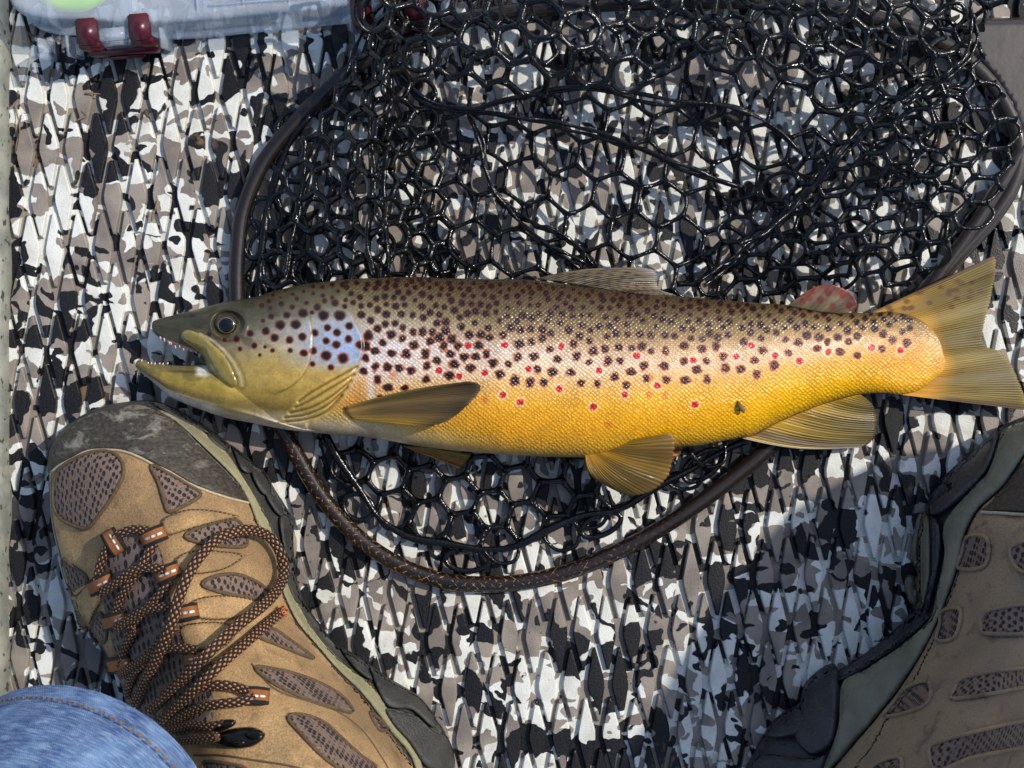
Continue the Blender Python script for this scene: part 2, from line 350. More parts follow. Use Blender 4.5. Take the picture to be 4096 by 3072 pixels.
# body spots: dart throwing, dense on the back and thinning out below the lateral line
TMX = [1380, 1480, 1700, 1900, 2050, 2500, 3000, 3400, 3620]; TMV = [.66, .77, .74, .67, .63, .58, .56, .54, .48]
xs_ = RNG.uniform(1385, 3640, 30000); ts_ = RNG.uniform(.012, .76, 30000)
ys_ = sp(TOP, xs_) + ts_ * (sp(BOT, xs_) - sp(TOP, xs_)); tm = np.interp(xs_, TMX, TMV)
od = pdist(xs_, ys_, OPER, False)
acc = []
for x, y, t, m_, o_ in zip(xs_, ys_, ts_, tm, od):
    if t > m_ or (x < 1462 and (o_ < 26 or x < np.interp(y, OPER[:, 1], OPER[:, 0]) + 15)): continue
    if x < 1480 and y > 1480 and t > .62: continue
    sx_ = 34 + 21 * sm(t / m_, .35, 1); sy_ = sx_ * (.55 + .45 * sm(t, 0, .25))
    if any(((x - q[0]) / sx_) ** 2 + ((y - q[1]) / sy_) ** 2 < 1 for q in acc): continue
    acc.append((x, y, RNG.uniform(11.5, 18) + 5 * sm(t, .12, .4) * (1 - .35 * sm(x, 1900, 2600)), 1, t))
spots += [q[:4] for q in acc]
REDS = [(1300 + x * .6329, 1000 + y * .6329, 1) for x, y in [(905, 605), (1135, 600), (1285, 755), (1010, 775), (1125, 913), (1235, 960), (1480, 875), (1695, 993), (1730, 765), (1970, 670), (2100, 855), (1895, 915), (1495, 608), (850, 795), (720, 760)]]
REDS += [(2600 + x * .6763, 950 + y * .6763, 1) for x, y in [(255, 725), (510, 705), (740, 700), (885, 730), (1055, 675), (1310, 650), (265, 990), (600, 640), (1480, 670)]]
FAINT = [(2433, 1699), (2597, 1579), (2660, 1582), (1937, 1600), (2600, 1510), (1571, 1502), (2150, 1490)]
spots = [s for s in spots if all(math.hypot(s[0] - r[0], s[1] - r[1]) > 34 for r in REDS)]
JT = np.array([(541, 1458), (548, 1444), (562, 1438), (580, 1440), (602, 1452), (667, 1459), (732, 1463), (797, 1462), (850, 1462), (920, 1480), (1000, 1520), (1100, 1600), (1190, 1670), (1260, 1715)], float)
JB = np.array([(541, 1464), (552, 1480), (575, 1499), (629, 1543), (678, 1586), (748, 1618), (830, 1648), (911, 1673), (993, 1689), (1101, 1711), (1190, 1724), (1260, 1728)], float)
def blend(c, m, rgb): return c * (1 - m[..., None]) + np.array(rgb, float) * m[..., None]
def trout_color(px, py, t):
    c = np.where((px > 1500)[..., None], gradc(px, t, STOPS), 0)
    ch = gradc(px, t, HSTOPS); cb = gradc(np.maximum(px, 1500), t, STOPS)
    edge = np.interp(py, OPER[:, 1], OPER[:, 0]); hm = sm(edge - px, -14, 10)
    c = cb * (1 - hm[..., None]) + ch * hm[..., None]
    n = wob(px, py, 60) * .5 + wob(px, py, 22, 3) * .5
    c = c * (1 + .05 * n)[..., None]
    # pale gill-cover rim and the yellow folds under it
    do = pdist(px, py, OPER, False); low = sm(py, 1440, 1500)
    c = blend(c, .7 * sm(14 - do, 0, 10) * low, (206, 172, 96)); c = blend(c, .55 * sm(9 - do, 0, 7) * (1 - low), (120, 104, 74))
    c = blend(c, .8 * np.exp(-((px - 1475 - (py - 1450) * .06) / 17) ** 2) * sm(py, 1340, 1420) * sm(1640 - py, 0, 60), (222, 214, 210))
    c = blend(c, .55 * np.exp(-((px - 1435 + (py - 1560) * .25) / 38) ** 2) * sm(py, 1470, 1540) * sm(1650 - py, 0, 40), (208, 140, 62))
    dp = pdist(px, py, PREOP, False); c = blend(c, .7 * sm(6 - dp, 0, 5), (120, 98, 46))
    hd = (px > 1080) & (px < 1450) & (py > 1440)
    if hd.any():
        q = np.zeros(px.shape); q2 = np.zeros(px.shape)
        for L in FOLD_LINES:
            d = pdist(px[hd], py[hd], L, False); q[hd] = np.maximum(q[hd], sm(6 - d, 0, 5)); q2[hd] = np.maximum(q2[hd], np.exp(-((d - 11) / 6) ** 2))
        c = blend(c, q2 * .35, (214, 186, 104)); c = blend(c, q * .75, (112, 82, 34))
    ml_ = pdist(px, py, [(800, 1335), (850, 1362), (895, 1400), (935, 1450), (962, 1505), (968, 1540)], False); c = blend(c, .6 * sm(9 - ml_, 0, 7), (206, 196, 172)); c = blend(c, .5 * np.exp(-((ml_ - 16) / 6) ** 2), (112, 92, 44))
    nd = np.hypot((px - 768) / 15, (py - 1262) / 8); c = blend(c, .8 * sm(1.2 - nd, 0, .6), (26, 24, 18))
    en = np.hypot((px - 912) / 74, (py - 1297) / 62); c = blend(c, .55 * np.exp(-((en - 1.02) / .13) ** 2), (44, 40, 26))  # dark ring round the eye: socket shade put into the skin colour
    mo = sm(wob(px, py, 26, 6) + wob(px, py, 12, 1) * .7, .25, .9) * sm(1250 - px, 0, 200) * sm(.5 - t, 0, .2); c = blend(c, mo * .45, (40, 37, 24))
    c = blend(c, .8 * sm(px, 3660, 3790), (190, 140, 44))
    # gum line of the upper jaw
    c = blend(c, .9 * sm(py - (1361 + (px - 651) * .39), -16, -6) * sm(px, 625, 660) * sm(800 - px, 0, 30) * sm(1425 - py, 0, 6), (196, 164, 160))
    if px.size > 1000:
        halo = np.zeros(px.shape); rim = np.zeros(px.shape); core = np.zeros(px.shape); red = np.zeros(px.shape); rh = np.zeros(px.shape); fo = np.zeros(px.shape)
        wr = 1 + .12 * wob(px, py, 9, 2); wr2 = 1 + .30 * wob(px, py, 7, 5)
        low_b = sm(t, .22, .42)
        for (x, y, r, kind) in spots:
            k = (np.abs(px - x) < 60) & (np.abs(py - y) < 60)
            tt = low_b[k] if kind else 0
            d = np.hypot(px[k] - x, (py[k] - y)) / r / (wr[k] * (1 - tt) + wr2[k] * tt)
            halo[k] = np.maximum(halo[k], sm(1.55 - d, 0, .5) * (.6 if kind else .15)); rim[k] = np.maximum(rim[k], sm(1.18 - d, 0, .36)); core[k] = np.maximum(core[k], sm(.90 - d, 0, .34))
        for (x, y, q) in REDS:
            k = (np.abs(px - x) < 60) & (np.abs(py - y) < 60); d = np.hypot(px[k] - x, py[k] - y) / 15 / (1 + .22 * wob(px[k], py[k], 8, 4))
            rh[k] = np.maximum(rh[k], sm(1.9 - d, 0, .9)); red[k] = np.maximum(red[k], sm(1.05 - d, 0, .3))
        for (x, y) in FAINT:
            k = (np.abs(px - x) < 60) & (np.abs(py - y) < 60); d = np.hypot(px[k] - x, py[k] - y) / 17; fo[k] = np.maximum(fo[k], sm(1.2 - d, 0, .7))
        lightc = c * .55 + np.array((228, 216, 200)) * .45
        c = c * (1 - .5 * halo * low_b)[..., None] + lightc * (.5 * halo * low_b)[..., None]
        c = blend(c, rh * .5, (228, 214, 200)); c = blend(c, fo * .5, (196, 92, 40))
        rimc = np.array((92, 50, 26)) * (1 - low_b[..., None]) + np.array((156, 70, 36)) * low_b[..., None]
        c = c * (1 - .92 * rim[..., None]) + rimc * .92 * rim[..., None]
        rd = (sm(px, 1900, 3300) * sm(t, .12, .4))[..., None]; cr_ = np.array((22, 11, 9)) * (1 - rd) + np.array((70, 16, 10)) * rd; c = c * (1 - .92 * core[..., None]) + cr_ * .92 * core[..., None]; c = blend(c, red * .97, (190, 12, 18))
    return lin(np.clip(c, 0, 255))
def relief(px, py):
    """raised plates and folds of the head (metres)"""
    sd_ = np.interp(py, OPER[:, 1], OPER[:, 0]) - px
    z = .0016 * sm(sd_, -4, 10) * sm(sd_, 500, 60) * sm(py, 1190, 1260)
    z += .0009 * sm(np.interp(py, PREOP[:, 1], PREOP[:, 0]) - px, -3, 9) * sm(py, 1262, 1300) * sm(1580 - py, 0, 30) * sm(px, 900, 1100)
    # folds of skin (branchiostegal rays) below the gill cover
    hd = (px > 1080) & (px < 1450) & (py > 1440)
    if hd.any():
        for L in FOLD_LINES: z[hd] -= .0013 * np.exp(-(pdist(px[hd], py[hd], L, False) / 6.5) ** 2)
    de = np.hypot((px - 912) / 72, (py - 1297) / 60); z += .0012 * np.exp(-((de - 1) / .16) ** 2) - .002 * sm(1 - de, .0, .35)
    z += .0006 * np.exp(-pdist(px, py, [(640, 1300), (760, 1330), (820, 1350)], False) / 20)
    return z
def trout_surface(px, py):
    """height of the upper skin surface at a pixel, used to lay fins on the body"""
    t = np.clip((py - sp(TOP, px)) / (sp(BOT, px) - sp(TOP, px)), 0, 1); c = 2 * t - 1
    return zcen(px) + hthick(px) * np.sqrt(np.clip(1 - np.abs(c) ** 2.3, 0, 1))
mb = MB()
nx, nt_ = 800, 190
xs = np.r_[np.linspace(607, 700, 40, endpoint=False), np.linspace(700, 3799, nx - 40)]
th = np.linspace(0, np.pi, nt_); tt = (1 - np.cos(th)) / 2 * .6 + np.linspace(0, 1, nt_) * .4
PX = np.repeat(xs[:, None], nt_, 1); T = np.repeat(tt[None], nx, 0)
tp, bt = sp(TOP, xs)[:, None], sp(BOT, xs)[:, None]
PY = tp + T * (bt - tp); C = 2 * T - 1
dome = np.sqrt(np.clip(1 - np.abs(C) ** 2.3, 0, 1))
Z = zcen(PX) + hthick(PX) * dome + relief(PX, PY) * np.clip(dome * 2.5, 0, 1)
TG = np.where(PX < 1258, (PY - tp) / (np.maximum(bt, sp(JB, np.clip(PX, 541, 1260))) - tp), T)
colr = trout_color(PX, PY, TG)
smask = sm(PX - np.interp(PY, OPER[:, 1], OPER[:, 0]), 5, 40) * sm(3800 - PX, 0, 150) * sm(PY - (1690 + (PX - 1400) * .16), 40, -30)
smask = np.maximum(smask, .8 * sm(PX, 1900, 2200) * sm(3800 - PX, 0, 150))
mb.add(P(PX, PY, Z).reshape(-1, 3), [q[::-1] for q in grid(nx, nt_)], np.stack([PX / 100, PY / 100, smask], -1).reshape(-1, 3), colr.reshape(-1, 3))
# hidden side of the body
k = slice(None, None, 5); Zb = zcen(PX[k, k]) - hthick(PX[k, k]) * .92 * dome[k, k]
q_ = P(PX[k, k], PY[k, k], np.maximum(Zb, .0015)); mb.add(q_.reshape(-1, 3), grid(*q_.shape[:2]), None, np.broadcast_to(lin((190, 165, 110)), (q_.shape[0] * q_.shape[1], 3)))
# lower jaw, the same continuous skin
xs = np.linspace(541.5, 1258, 170); nj = 80; tt = np.linspace(0, 1, nj); PX = np.repeat(xs[:, None], nj, 1); T = np.repeat(tt[None], 170, 0)
tp, bt = sp(JT, xs)[:, None], sp(JB, xs)[:, None]; PY = tp + T * (bt - tp)
hj = np.interp(PX, [541, 560, 620, 760, 900, 1050, 1258], [8, 28, 58, 92, 112, 100, 40]) * S
Z = zcen(PX) + hj * np.sqrt(np.clip(1 - np.abs(2 * T - 1) ** 2.4, 0, 1)) + .0008 * np.exp(-((T - .8) / .05) ** 2) * sm(PX, 640, 760)
Z -= .0008 * np.exp(-((PY - 1483 - (PX - 700) * .02) / 7) ** 2) * sm(PX, 640, 720)
c = np.stack([np.interp(T, [0, .12, .3, .55, .76, .83, 1], v) for v in ((122, 104, 138, 142, 92, 204, 226), (108, 90, 120, 122, 78, 196, 218), (66, 44, 50, 48, 40, 174, 202))], -1)
c = c * (1 + .06 * wob(PX, PY, 30) + .05 * wob(PX, PY, 11, 2))[..., None]
c = blend(c, .6 * np.exp(-((PY - 1484 - (PX - 700) * .02) / 6) ** 2) * sm(PX, 620, 700), (62, 52, 28)); c = blend(c, .4 * sm(wob(PX, PY, 24, 5) + .6 * wob(PX, PY, 10, 2), .3, .9) * sm(.8 - T, 0, .1), (72, 62, 30))  # jaw crease: shading drawn into the skin colour as a dark line, then mottling
c = blend(c, .85 * sm(PX, 770, 800) * sm(860 - PX, 0, 40) * sm(.30 - T, 0, .12), (214, 214, 218)); c = blend(c, .6 * sm(640 - PX, 0, 70) * sm(T, .2, .5), (96, 88, 44))
mb.add(P(PX, PY, Z).reshape(-1, 3), [q[::-1] for q in grid(170, nj)], np.stack([PX / 100, PY / 100, 0 * PX], -1).reshape(-1, 3), (lambda f: lin(np.clip(c, 0, 255)) * (1 - f) + trout_color(PX, PY, np.clip((PY - sp(TOP, np.maximum(PX, 700))) / (bt - sp(TOP, np.maximum(PX, 700))), 0, 1)) * f)(sm(PX, 800, 940)[..., None]).reshape(-1, 3))
k = slice(None, None, 4); q_ = P(PX[k, k], PY[k, k], zcen(PX[k, k]) - (Z[k, k] - zcen(PX[k, k])) * .85); mb.add(q_.reshape(-1, 3), grid(*q_.shape[:2]), None, np.broadcast_to(lin((190, 175, 140)), (q_.shape[0] * q_.shape[1], 3)))
# skin material: colour attribute, scale lattice and wet gloss
ms = NM('trout_skin'); pat = ms.attr('pat'); col = ms.attr('col', 'Color'); sep = ms.n('SeparateXYZ'); ms.put(sep.inputs[0], pat); mask = sep.outputs[2]
flat_ = ms.n('CombineXYZ'); ms.put(flat_.inputs[0], sep.outputs[0]); ms.put(flat_.inputs[1], sep.outputs[1])
v2 = ms.mapp(ms.mapp(flat_.outputs[0], sc=(1.0, 1.18, 1)), rot=(0, 0, math.radians(45)))
wn = ms.n('TexNoise'); ms.put(wn.inputs['Vector'], flat_.outputs[0]); wn.inputs['Scale'].default_value = 1.6
wv = ms.n('VectorMath', operation='MULTIPLY_ADD'); ms.put(wv.inputs[0], wn.outputs['Color']); wv.inputs[1].default_value = (.22, .22, 0); ms.put(wv.inputs[2], v2); v2 = wv.outputs[0]
vd = ms.voro(v2, 7.0, .34); vc = ms.voro(v2, 7.0, .34, out='Color')
ctr = ms.step(vd, .60, .12)
rnd = ms.n('SeparateColor'); ms.put(rnd.inputs[0], vc)
bw = ms.n('RGBToBW'); ms.put(bw.inputs[0], col); lumc = ms.step(bw.outputs[0], .03, .30)
pn = ms.step(ms.noise(flat_.outputs[0], .9, 3), .30, .62)
dark = ms.math('MULTIPLY', mask, ms.math('MULTIPLY', ms.step(vd, .34, .62), ms.math('MULTIPLY_ADD', pn, .26, .02)))
cc = ms.mix(dark, col, ms.mix(1., col, (.34, .26, .16), 'MULTIPLY'))
lum = ms.math('MULTIPLY', ms.math('MULTIPLY', mask, lumc), ms.math('MULTIPLY', ctr, ms.math('MULTIPLY_ADD', rnd.outputs[0], .62, -.05)))
cc = ms.mix(lum, cc, ms.mix(.6, cc, ms.mix(1., cc, (1.9, 1.9, 1.8), 'MULTIPLY')))
fn = ms.noise(flat_.outputs[0], 9, 4, .65); fl2 = ms.noise(flat_.outputs[0], 2.2, 4, .6)
cc = ms.mix(ms.math('MULTIPLY_ADD', mask, -.18, .42), cc, ms.mix(1., cc, ms.mix(ms.step(fn, .3, .7), (.5, .5, .5), (1.4, 1.4, 1.4)), 'MULTIPLY'))
cc = ms.mix(ms.math('MULTIPLY_ADD', mask, -.22, .42), cc, ms.mix(1., cc, ms.mix(ms.step(fl2, .3, .7), (.5, .52, .5), (1.4, 1.36, 1.3)), 'MULTIPLY'))
ms.set(Base_Color=cc, Roughness=ms.math('MULTIPLY_ADD', rnd.outputs[1], .16, .30), Coat_Weight=.2, Coat_Roughness=.2, Specular_IOR_Level=.4)
hgt = ms.math('ADD', ms.math('MULTIPLY', mask, ctr), ms.math('ADD', ms.math('MULTIPLY', fn, .35), ms.math('MULTIPLY', fl2, .9))); bp = ms.bump(hgt, .00032, .9); ms.L.new(bp.outputs[0], ms.b.inputs['Coat Normal'])
trout = mb.build('brown_trout', ms.m)
tag(trout, 'large golden brown trout with dark and red spots lying across the net', 'fish')

def fin_mat(name):
    m = NM(name); col = m.attr('col', 'Color'); pat = m.attr('pat'); f = m.noise(m.mapp(pat, sc=(1, .05, 1)), 60, 3)
    m.set(Base_Color=m.mix(.5, col, m.mix(1., col, m.mix(m.step(f, .3, .7), (.25, .22, .2), (1.6, 1.6, 1.5)), 'MULTIPLY')), Roughness=.5, Coat_Weight=.08, Coat_Roughness=.1)
    tr = m.n('BsdfTranslucent'); m.put(tr.inputs[0], col); mx = m.n('MixShader'); mx.inputs[0].default_value = .22
    m.L.new(m.b.outputs[0], mx.inputs[1]); m.L.new(tr.outputs[0], mx.inputs[2]); m.L.new(mx.outputs[0], m.out.inputs[0]); return m.m
M_FIN = fin_mat('fin_membrane')
def fin(name, base, outer, nr, zb, zt, colf, bend=(0, 0), parent=trout, ridge=.0005, rag=5, curl=0., zbf=None, nv=26):
    nr = int(nr * 1.9); nu = nr * 5 + 1; u = np.linspace(0, 1, nu); v = np.linspace(0, 1, nv)
    B = crom(base, nu); O = crom(outer, nu)
    O = O + (np.abs(np.sin(np.pi * nr * u)) ** 2 * -rag * (.6 + .4 * np.sin(u * 40)))[:, None] * (O - B) / (np.linalg.norm(O - B, axis=1)[:, None] + 1e-6) + (RNG.normal(0, rag * .3, nu))[:, None] * [1, 0]
    bd = np.asarray(bend, float)
    xy = B[:, None] * (1 - v)[None, :, None] + O[:, None] * v[None, :, None] + (np.sin(np.pi * v)[None, :, None] * bd[None, None] * (1 - u)[:, None, None])
    z0 = zb if zbf is None else zbf(B[:, 0], B[:, 1])[:, None]
    z = z0 * (1 - v)[None] + (zt[0] * (1 - u) + zt[1] * u)[:, None] * v[None] + curl * np.sin(np.pi * v)[None]
    z = z + ridge * .5 * (np.cos(2 * np.pi * nr * u) * (.6 + .5 * np.sin(u * 37)) + .8 * np.sin(u * 23 + 1))[:, None] * (.3 + .7 * np.sin(np.pi * np.clip(v * .9 + .1, 0, 1)))[None] + .0006 * np.sin(5 * u * np.pi + 1)[:, None] * v[None]
    cc = np.broadcast_to(np.asarray(colf(np.repeat(u[:, None], nv, 1), np.repeat(v[None], nu, 0), xy), float), (nu, nv, 3))
    cc = cc * (1 + .10 * np.cos(2 * np.pi * nr * u) * (.6 + .5 * np.sin(u * 31)) + .10 * np.sin(u * 19 + 2))[:, None, None]
    m = MB(); m.add(P(xy[..., 0], xy[..., 1], z).reshape(-1, 3), grid(nu, nv), np.stack([np.repeat(u[:, None] * nr / 6, nv, 1), np.repeat(v[None], nu, 0), 0 * z], -1).reshape(-1, 3), lin(np.clip(cc, 0, 255)).reshape(-1, 3))
    o = m.build(name, M_FIN, parent); s_ = o.modifiers.new('thickness', 'SOLIDIFY'); s_.thickness = .0006; s_.offset = 0
    return o
def lerp(stops, v): return np.stack([np.interp(v, [s[0] for s in stops], [s[1][k] for s in stops]) for k in range(3)], -1)
def c_tail(u, v, xy):
    c = lerp([(0, (214, 152, 36)), (.24, (204, 146, 42)), (.42, (138, 113, 48)), (.7, (120, 102, 44)), (.94, (104, 88, 32)), (1, (128, 108, 50))], v)
    c = blend(c, .7 * np.clip(sm(.035 - u, 0, .03) + sm(u, .955, .985) * sm(v, .3, .5), 0, 1), (66, 44, 34))
    c = blend(c, .45 * sm(.45 - u, 0, .3) * sm(.55 - v, 0, .4), (148, 132, 92))
    d = np.zeros(u.shape)
    for k in range(26):
        a = RNG.uniform(.02, .26); b = RNG.uniform(.03, .95) * (1 - .9 * max(0, a - .12)); i = (int(a * (u.shape[0] - 1)), int(b * (u.shape[1] - 1)))
        d = np.maximum(d, sm(1.1 - np.hypot((xy[..., 0] - xy[i][0]) / 15, (xy[..., 1] - xy[i][1]) / 11), 0, .5))
    return blend(c, d * .6, (96, 54, 34))
fin('tail_fin', [(3480, 1252), (3560, 1275), (3640, 1330), (3685, 1390), (3695, 1440), (3680, 1500), (3630, 1545), (3560, 1574)],
    [(3980, 1018), (3984, 1050), (3976, 1119), (3956, 1220), (3929, 1325), (3940, 1383), (4007, 1410), (4047, 1464), (4081, 1538), (4102, 1605), (4100, 1640)], 34, .0155, (.016, .012), c_tail, ridge=.0003, curl=.001, nv=60)
def c_pec(u, v, xy):
    c = lerp([(0, (166, 130, 62)), (.25, (110, 90, 50)), (.8, (92, 74, 42)), (1, (70, 54, 34))], v); return blend(c, sm(u, .55, 1) * .75 * sm(1.1 - v, 0, .5), (196, 148, 34))
fin('pectoral_fin', [(1376, 1630), (1382, 1648), (1396, 1664), (1410, 1676)], [(1878, 1526), (1917, 1538), (1914, 1572), (1857, 1633), (1794, 1682), (1715, 1706)], 17, 0, (.0635, .0545), c_pec, bend=(0, -14), zbf=lambda x, y: trout_surface(x, y) + .0005, curl=.002)
def c_anal(u, v, xy):
    c = lerp([(0, (180, 140, 30)), (.35, (132, 108, 34)), (.8, (104, 88, 36)), (1, (86, 72, 38))], v)
    c = blend(c, .75 * np.exp(-((u - .13) / .05) ** 2), (92, 72, 62)); return blend(c, .8 * sm(.07 - u, 0, .05), (206, 192, 164))
fin('anal_fin', [(2968, 1753), (3010, 1741), (3141, 1676), (3276, 1622), (3378, 1592), (3440, 1578)], [(3440, 1790), (3475, 1774), (3496, 1742), (3507, 1690), (3501, 1650), (3486, 1616), (3466, 1597)], 15, .017, (.008, .012), c_anal, bend=(-10, 22), ridge=.0008)
def c_pel(u, v, xy):
    c = lerp([(0, (194, 140, 26)), (.4, (134, 102, 20)), (.8, (110, 84, 18)), (1, (124, 94, 42))], v); c = blend(c, .6 * sm(.05 - u, 0, .04), (110, 70, 40))
    return blend(c, .35 * np.exp(-((u - .45) / .12) ** 2 - ((v - .55) / .25) ** 2), (84, 70, 30))
fin('pelvic_fin', [(2340, 1814), (2352, 1806), (2372, 1796), (2396, 1786)], [(2420, 1938), (2496, 1975), (2566, 1977), (2629, 1949), (2673, 1899), (2693, 1823), (2699, 1752), (2676, 1732)], 14, .034, (.026, .045), c_pel, bend=(-26, 12), curl=.004)
fin('pelvic_fin', [(2500, 1815), (2560, 1805), (2620, 1800)], [(2690, 1838), (2712, 1822), (2728, 1800)], 8, .018, (.010, .014), lambda u, v, xy: lerp([(0, (180, 130, 40)), (1, (150, 86, 36))], v))
fin('pectoral_fin', [(1612, 1784), (1660, 1788), (1720, 1792)], [(1836, 1872), (1862, 1850), (1886, 1815)], 9, .016, (.009, .012), lambda u, v, xy: blend(lerp([(0, (150, 120, 50)), (1, (132, 104, 30))], v), .6 * np.exp(-((u - .3) / .12) ** 2), (140, 62, 30)))
def c_dor(u, v, xy):
    c = lerp([(0, (76, 64, 38)), (.5, (96, 80, 56)), (.85, (100, 88, 68)), (1, (140, 134, 126))], v)
    m_ = sm(np.sin(u * 40 + v * 3) * np.sin(v * 34 + u * 9), .1, .6) * sm(.9 - v, 0, .2); return blend(c, m_ * .9, (34, 22, 18))
fin('dorsal_fin', [(2140, 1116), (2250, 1128), (2376, 1150), (2502, 1168), (2600, 1180)], [(2566, 1072), (2612, 1080), (2629, 1106), (2628, 1135), (2640, 1160), (2690, 1178)], 12, .033, (.022, .026), c_dor, bend=(-20, -16), ridge=.0009)
def c_adi(u, v, xy):
    c = lerp([(0, (92, 78, 48)), (.6, (124, 106, 84)), (1, (128, 62, 52))], v); d = np.zeros(u.shape)
    for x, y in [(3209, 1205), (3235, 1190), (3280, 1200), (3312, 1170), (3370, 1178), (3330, 1225), (3396, 1222), (3250, 1165)]: d = np.maximum(d, sm(1.1 - np.hypot((xy[..., 0] - x) / 15, (xy[..., 1] - y) / 17), 0, .4))
    return blend(c, d * .85, (122, 44, 34))
fin('adipose_fin', [(3150, 1222), (3200, 1232), (3260, 1244), (3320, 1250), (3360, 1254)], [(3205, 1182), (3263, 1147), (3317, 1138), (3371, 1153), (3411, 1183), (3428, 1220), (3405, 1246)], 6, .024, (.026, .026), c_adi, ridge=.0001, rag=0)
# maxilla plate beside the mouth
m_max = NM('jaw_skin'); pz = m_max.pos(); f = m_max.noise(pz, 160, 4); 
m_max.set(Base_Color=m_max.mix(m_max.step(f, .35, .65), m_max.attr('col', 'Color'), m_max.mix(.35, m_max.attr('col', 'Color'), tuple(lin((176, 150, 50))))), Roughness=.28, Coat_Weight=.6, Coat_Roughness=.08); m_max.bump(m_max.noise(pz, 420, 4), .0006)
MAXP = [(735, 1322), (770, 1322), (815, 1345), (850, 1375), (890, 1412), (922, 1455), (944, 1504), (952, 1534), (940, 1550), (915, 1550), (886, 1528), (856, 1490), (832, 1452), (808, 1420), (775, 1392), (742, 1370), (722, 1345)]
def zmax_(x, y): return np.maximum(trout_surface(x, y), zcen(x) + .004) + .0002
def c_max(x, y, d):
    c = np.stack([np.interp(d, [0, 6, 14, 40], v) for v in ((160, 112, 118, 132), (146, 98, 104, 116), (112, 48, 42, 40))], -1); return lin(c)
mb = MB(); drape(mb, MAXP, zmax_, .0024, 7, 20, colf=c_max); mx_o = mb.build('upper_jaw_plate', m_max.m, trout)
mb = MB()
for i, (x, y) in enumerate(crom([(640, 1352), (690, 1378), (745, 1396), (795, 1415)], 11) + RNG.normal(0, 3, (11, 2))):
    tube(mb, P([x, x + 3, x + 1], [y - 4, y + 3, y + RNG.uniform(4, 10)], [zcen(x) + .004, zcen(x) + .0042, zcen(x) + .004]), [.0005, .0003, .0001], 5)
for i, (x, y) in enumerate(crom([(560, 1442), (600, 1452), (645, 1458), (670, 1460)], 8) + RNG.normal(0, 3, (8, 2))):
    tube(mb, P([x, x + 2, x + 4], [y + 4, y - 2, y - RNG.uniform(2, 8)], zcen(x) + .003 + np.zeros(3)), [.0005, .0003, .0001], 5)
mb.build('teeth', simple('tooth_enamel', (196, 164, 160), (206, 180, 174), 400, .25, coat=.5), trout)
# eye: wet globe with gold-rimmed pupil
me_ = NM('eye_globe'); pt = me_.attr('pat'); sx = me_.n('SeparateXYZ'); me_.put(sx.inputs[0], pt); r_ = sx.outputs[0]
c = me_.mix(me_.step(r_, .565, .585), tuple(lin((8, 9, 14))), tuple(lin((118, 90, 46)))); c = me_.mix(me_.step(r_, .60, .66), c, tuple(lin((34, 32, 24)))); c = me_.mix(me_.step(r_, .85, .95), c, tuple(lin((58, 52, 34))))
me_.set(Base_Color=c, Roughness=.08, Coat_Weight=.25, Coat_Roughness=.03)
mb = MB(); nr_, na = 22, 40; rr = np.linspace(0, 1, nr_); an = np.linspace(0, 2 * np.pi, na)
ex, ey = 908 + 49 * rr[:, None] * np.cos(an)[None], 1299 + 44 * rr[:, None] * np.sin(an)[None]
z0 = float(trout_surface(np.array([908.]), np.array([1299.]))[0]) - .0026
ez = z0 + .0042 * np.sqrt(1 - .92 * rr[:, None] ** 2) + 0 * ex
dd = np.hypot((ex - 905) / 53, (ey - 1301) / 50)
mb.add(P(ex, ey, ez).reshape(-1, 3), grid(nr_, na), np.stack([dd, 0 * dd, 0 * dd], -1).reshape(-1, 3)); mb.build('eye', me_.m, trout)

# ================================================================== LANDING NET
net = empty('landing_net', (0, 0, 0)); tag(net, 'black rubber-mesh landing net with brown teardrop hoop under the trout', 'landing net')
mw = NM('hoop_lacquer'); pt = mw.attr('pat'); pz = mw.pos()
lat = mw.mapp(mw.mapp(pt, sc=(420, 12, 1)), rot=(0, 0, math.radians(45)))
de = mw.voro(lat, .72, .12, 'DISTANCE_TO_EDGE'); nz = mw.noise(pz, 26, 2); sxy = mw.n('SeparateXYZ'); mw.put(sxy.inputs[0], pz)
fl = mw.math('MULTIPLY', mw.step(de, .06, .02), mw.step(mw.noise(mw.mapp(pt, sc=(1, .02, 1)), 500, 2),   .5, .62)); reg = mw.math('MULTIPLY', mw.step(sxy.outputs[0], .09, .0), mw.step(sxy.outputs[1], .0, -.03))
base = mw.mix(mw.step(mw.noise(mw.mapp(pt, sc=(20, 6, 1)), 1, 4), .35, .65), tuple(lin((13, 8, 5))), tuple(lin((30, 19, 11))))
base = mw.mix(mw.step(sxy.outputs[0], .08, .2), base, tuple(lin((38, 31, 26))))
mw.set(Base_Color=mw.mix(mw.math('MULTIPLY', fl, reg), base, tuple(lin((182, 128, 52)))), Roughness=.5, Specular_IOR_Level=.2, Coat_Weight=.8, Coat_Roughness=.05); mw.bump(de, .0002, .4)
HOOP = [(1200, 470), (1360, 318), (1520, 205), (1700, 128), (1950, 62), (2300, 22), (2700, 6), (3000, 6), (3300, 30), (3520, 78), (3700, 140), (3850, 225), (3970, 340), (4050, 480), (4080, 610), (4050, 740), (3970, 870), (3800, 1060), (3640, 1230), (3440, 1450), (3240, 1640), (3020, 1840), (2800, 2010), (2580, 2150), (2350, 2260), (2150, 2318), (1950, 2338), (1750, 2318), (1560, 2240), (1400, 2120), (1270, 1960), (1160, 1770), (1040, 1540), (960, 1330), (945, 1180), (950, 1000), (975, 830), (1060, 640)]
hp = crom(HOOP, 260, True); zh = .0055 + .002 * sm(hp[:, 0], 3000, 3900)
mb = MB(); tube(mb, P(hp[:, 0], hp[:, 1], zh), 33 * S, 14, True, .85); mb.build('hoop', mw.m, net)
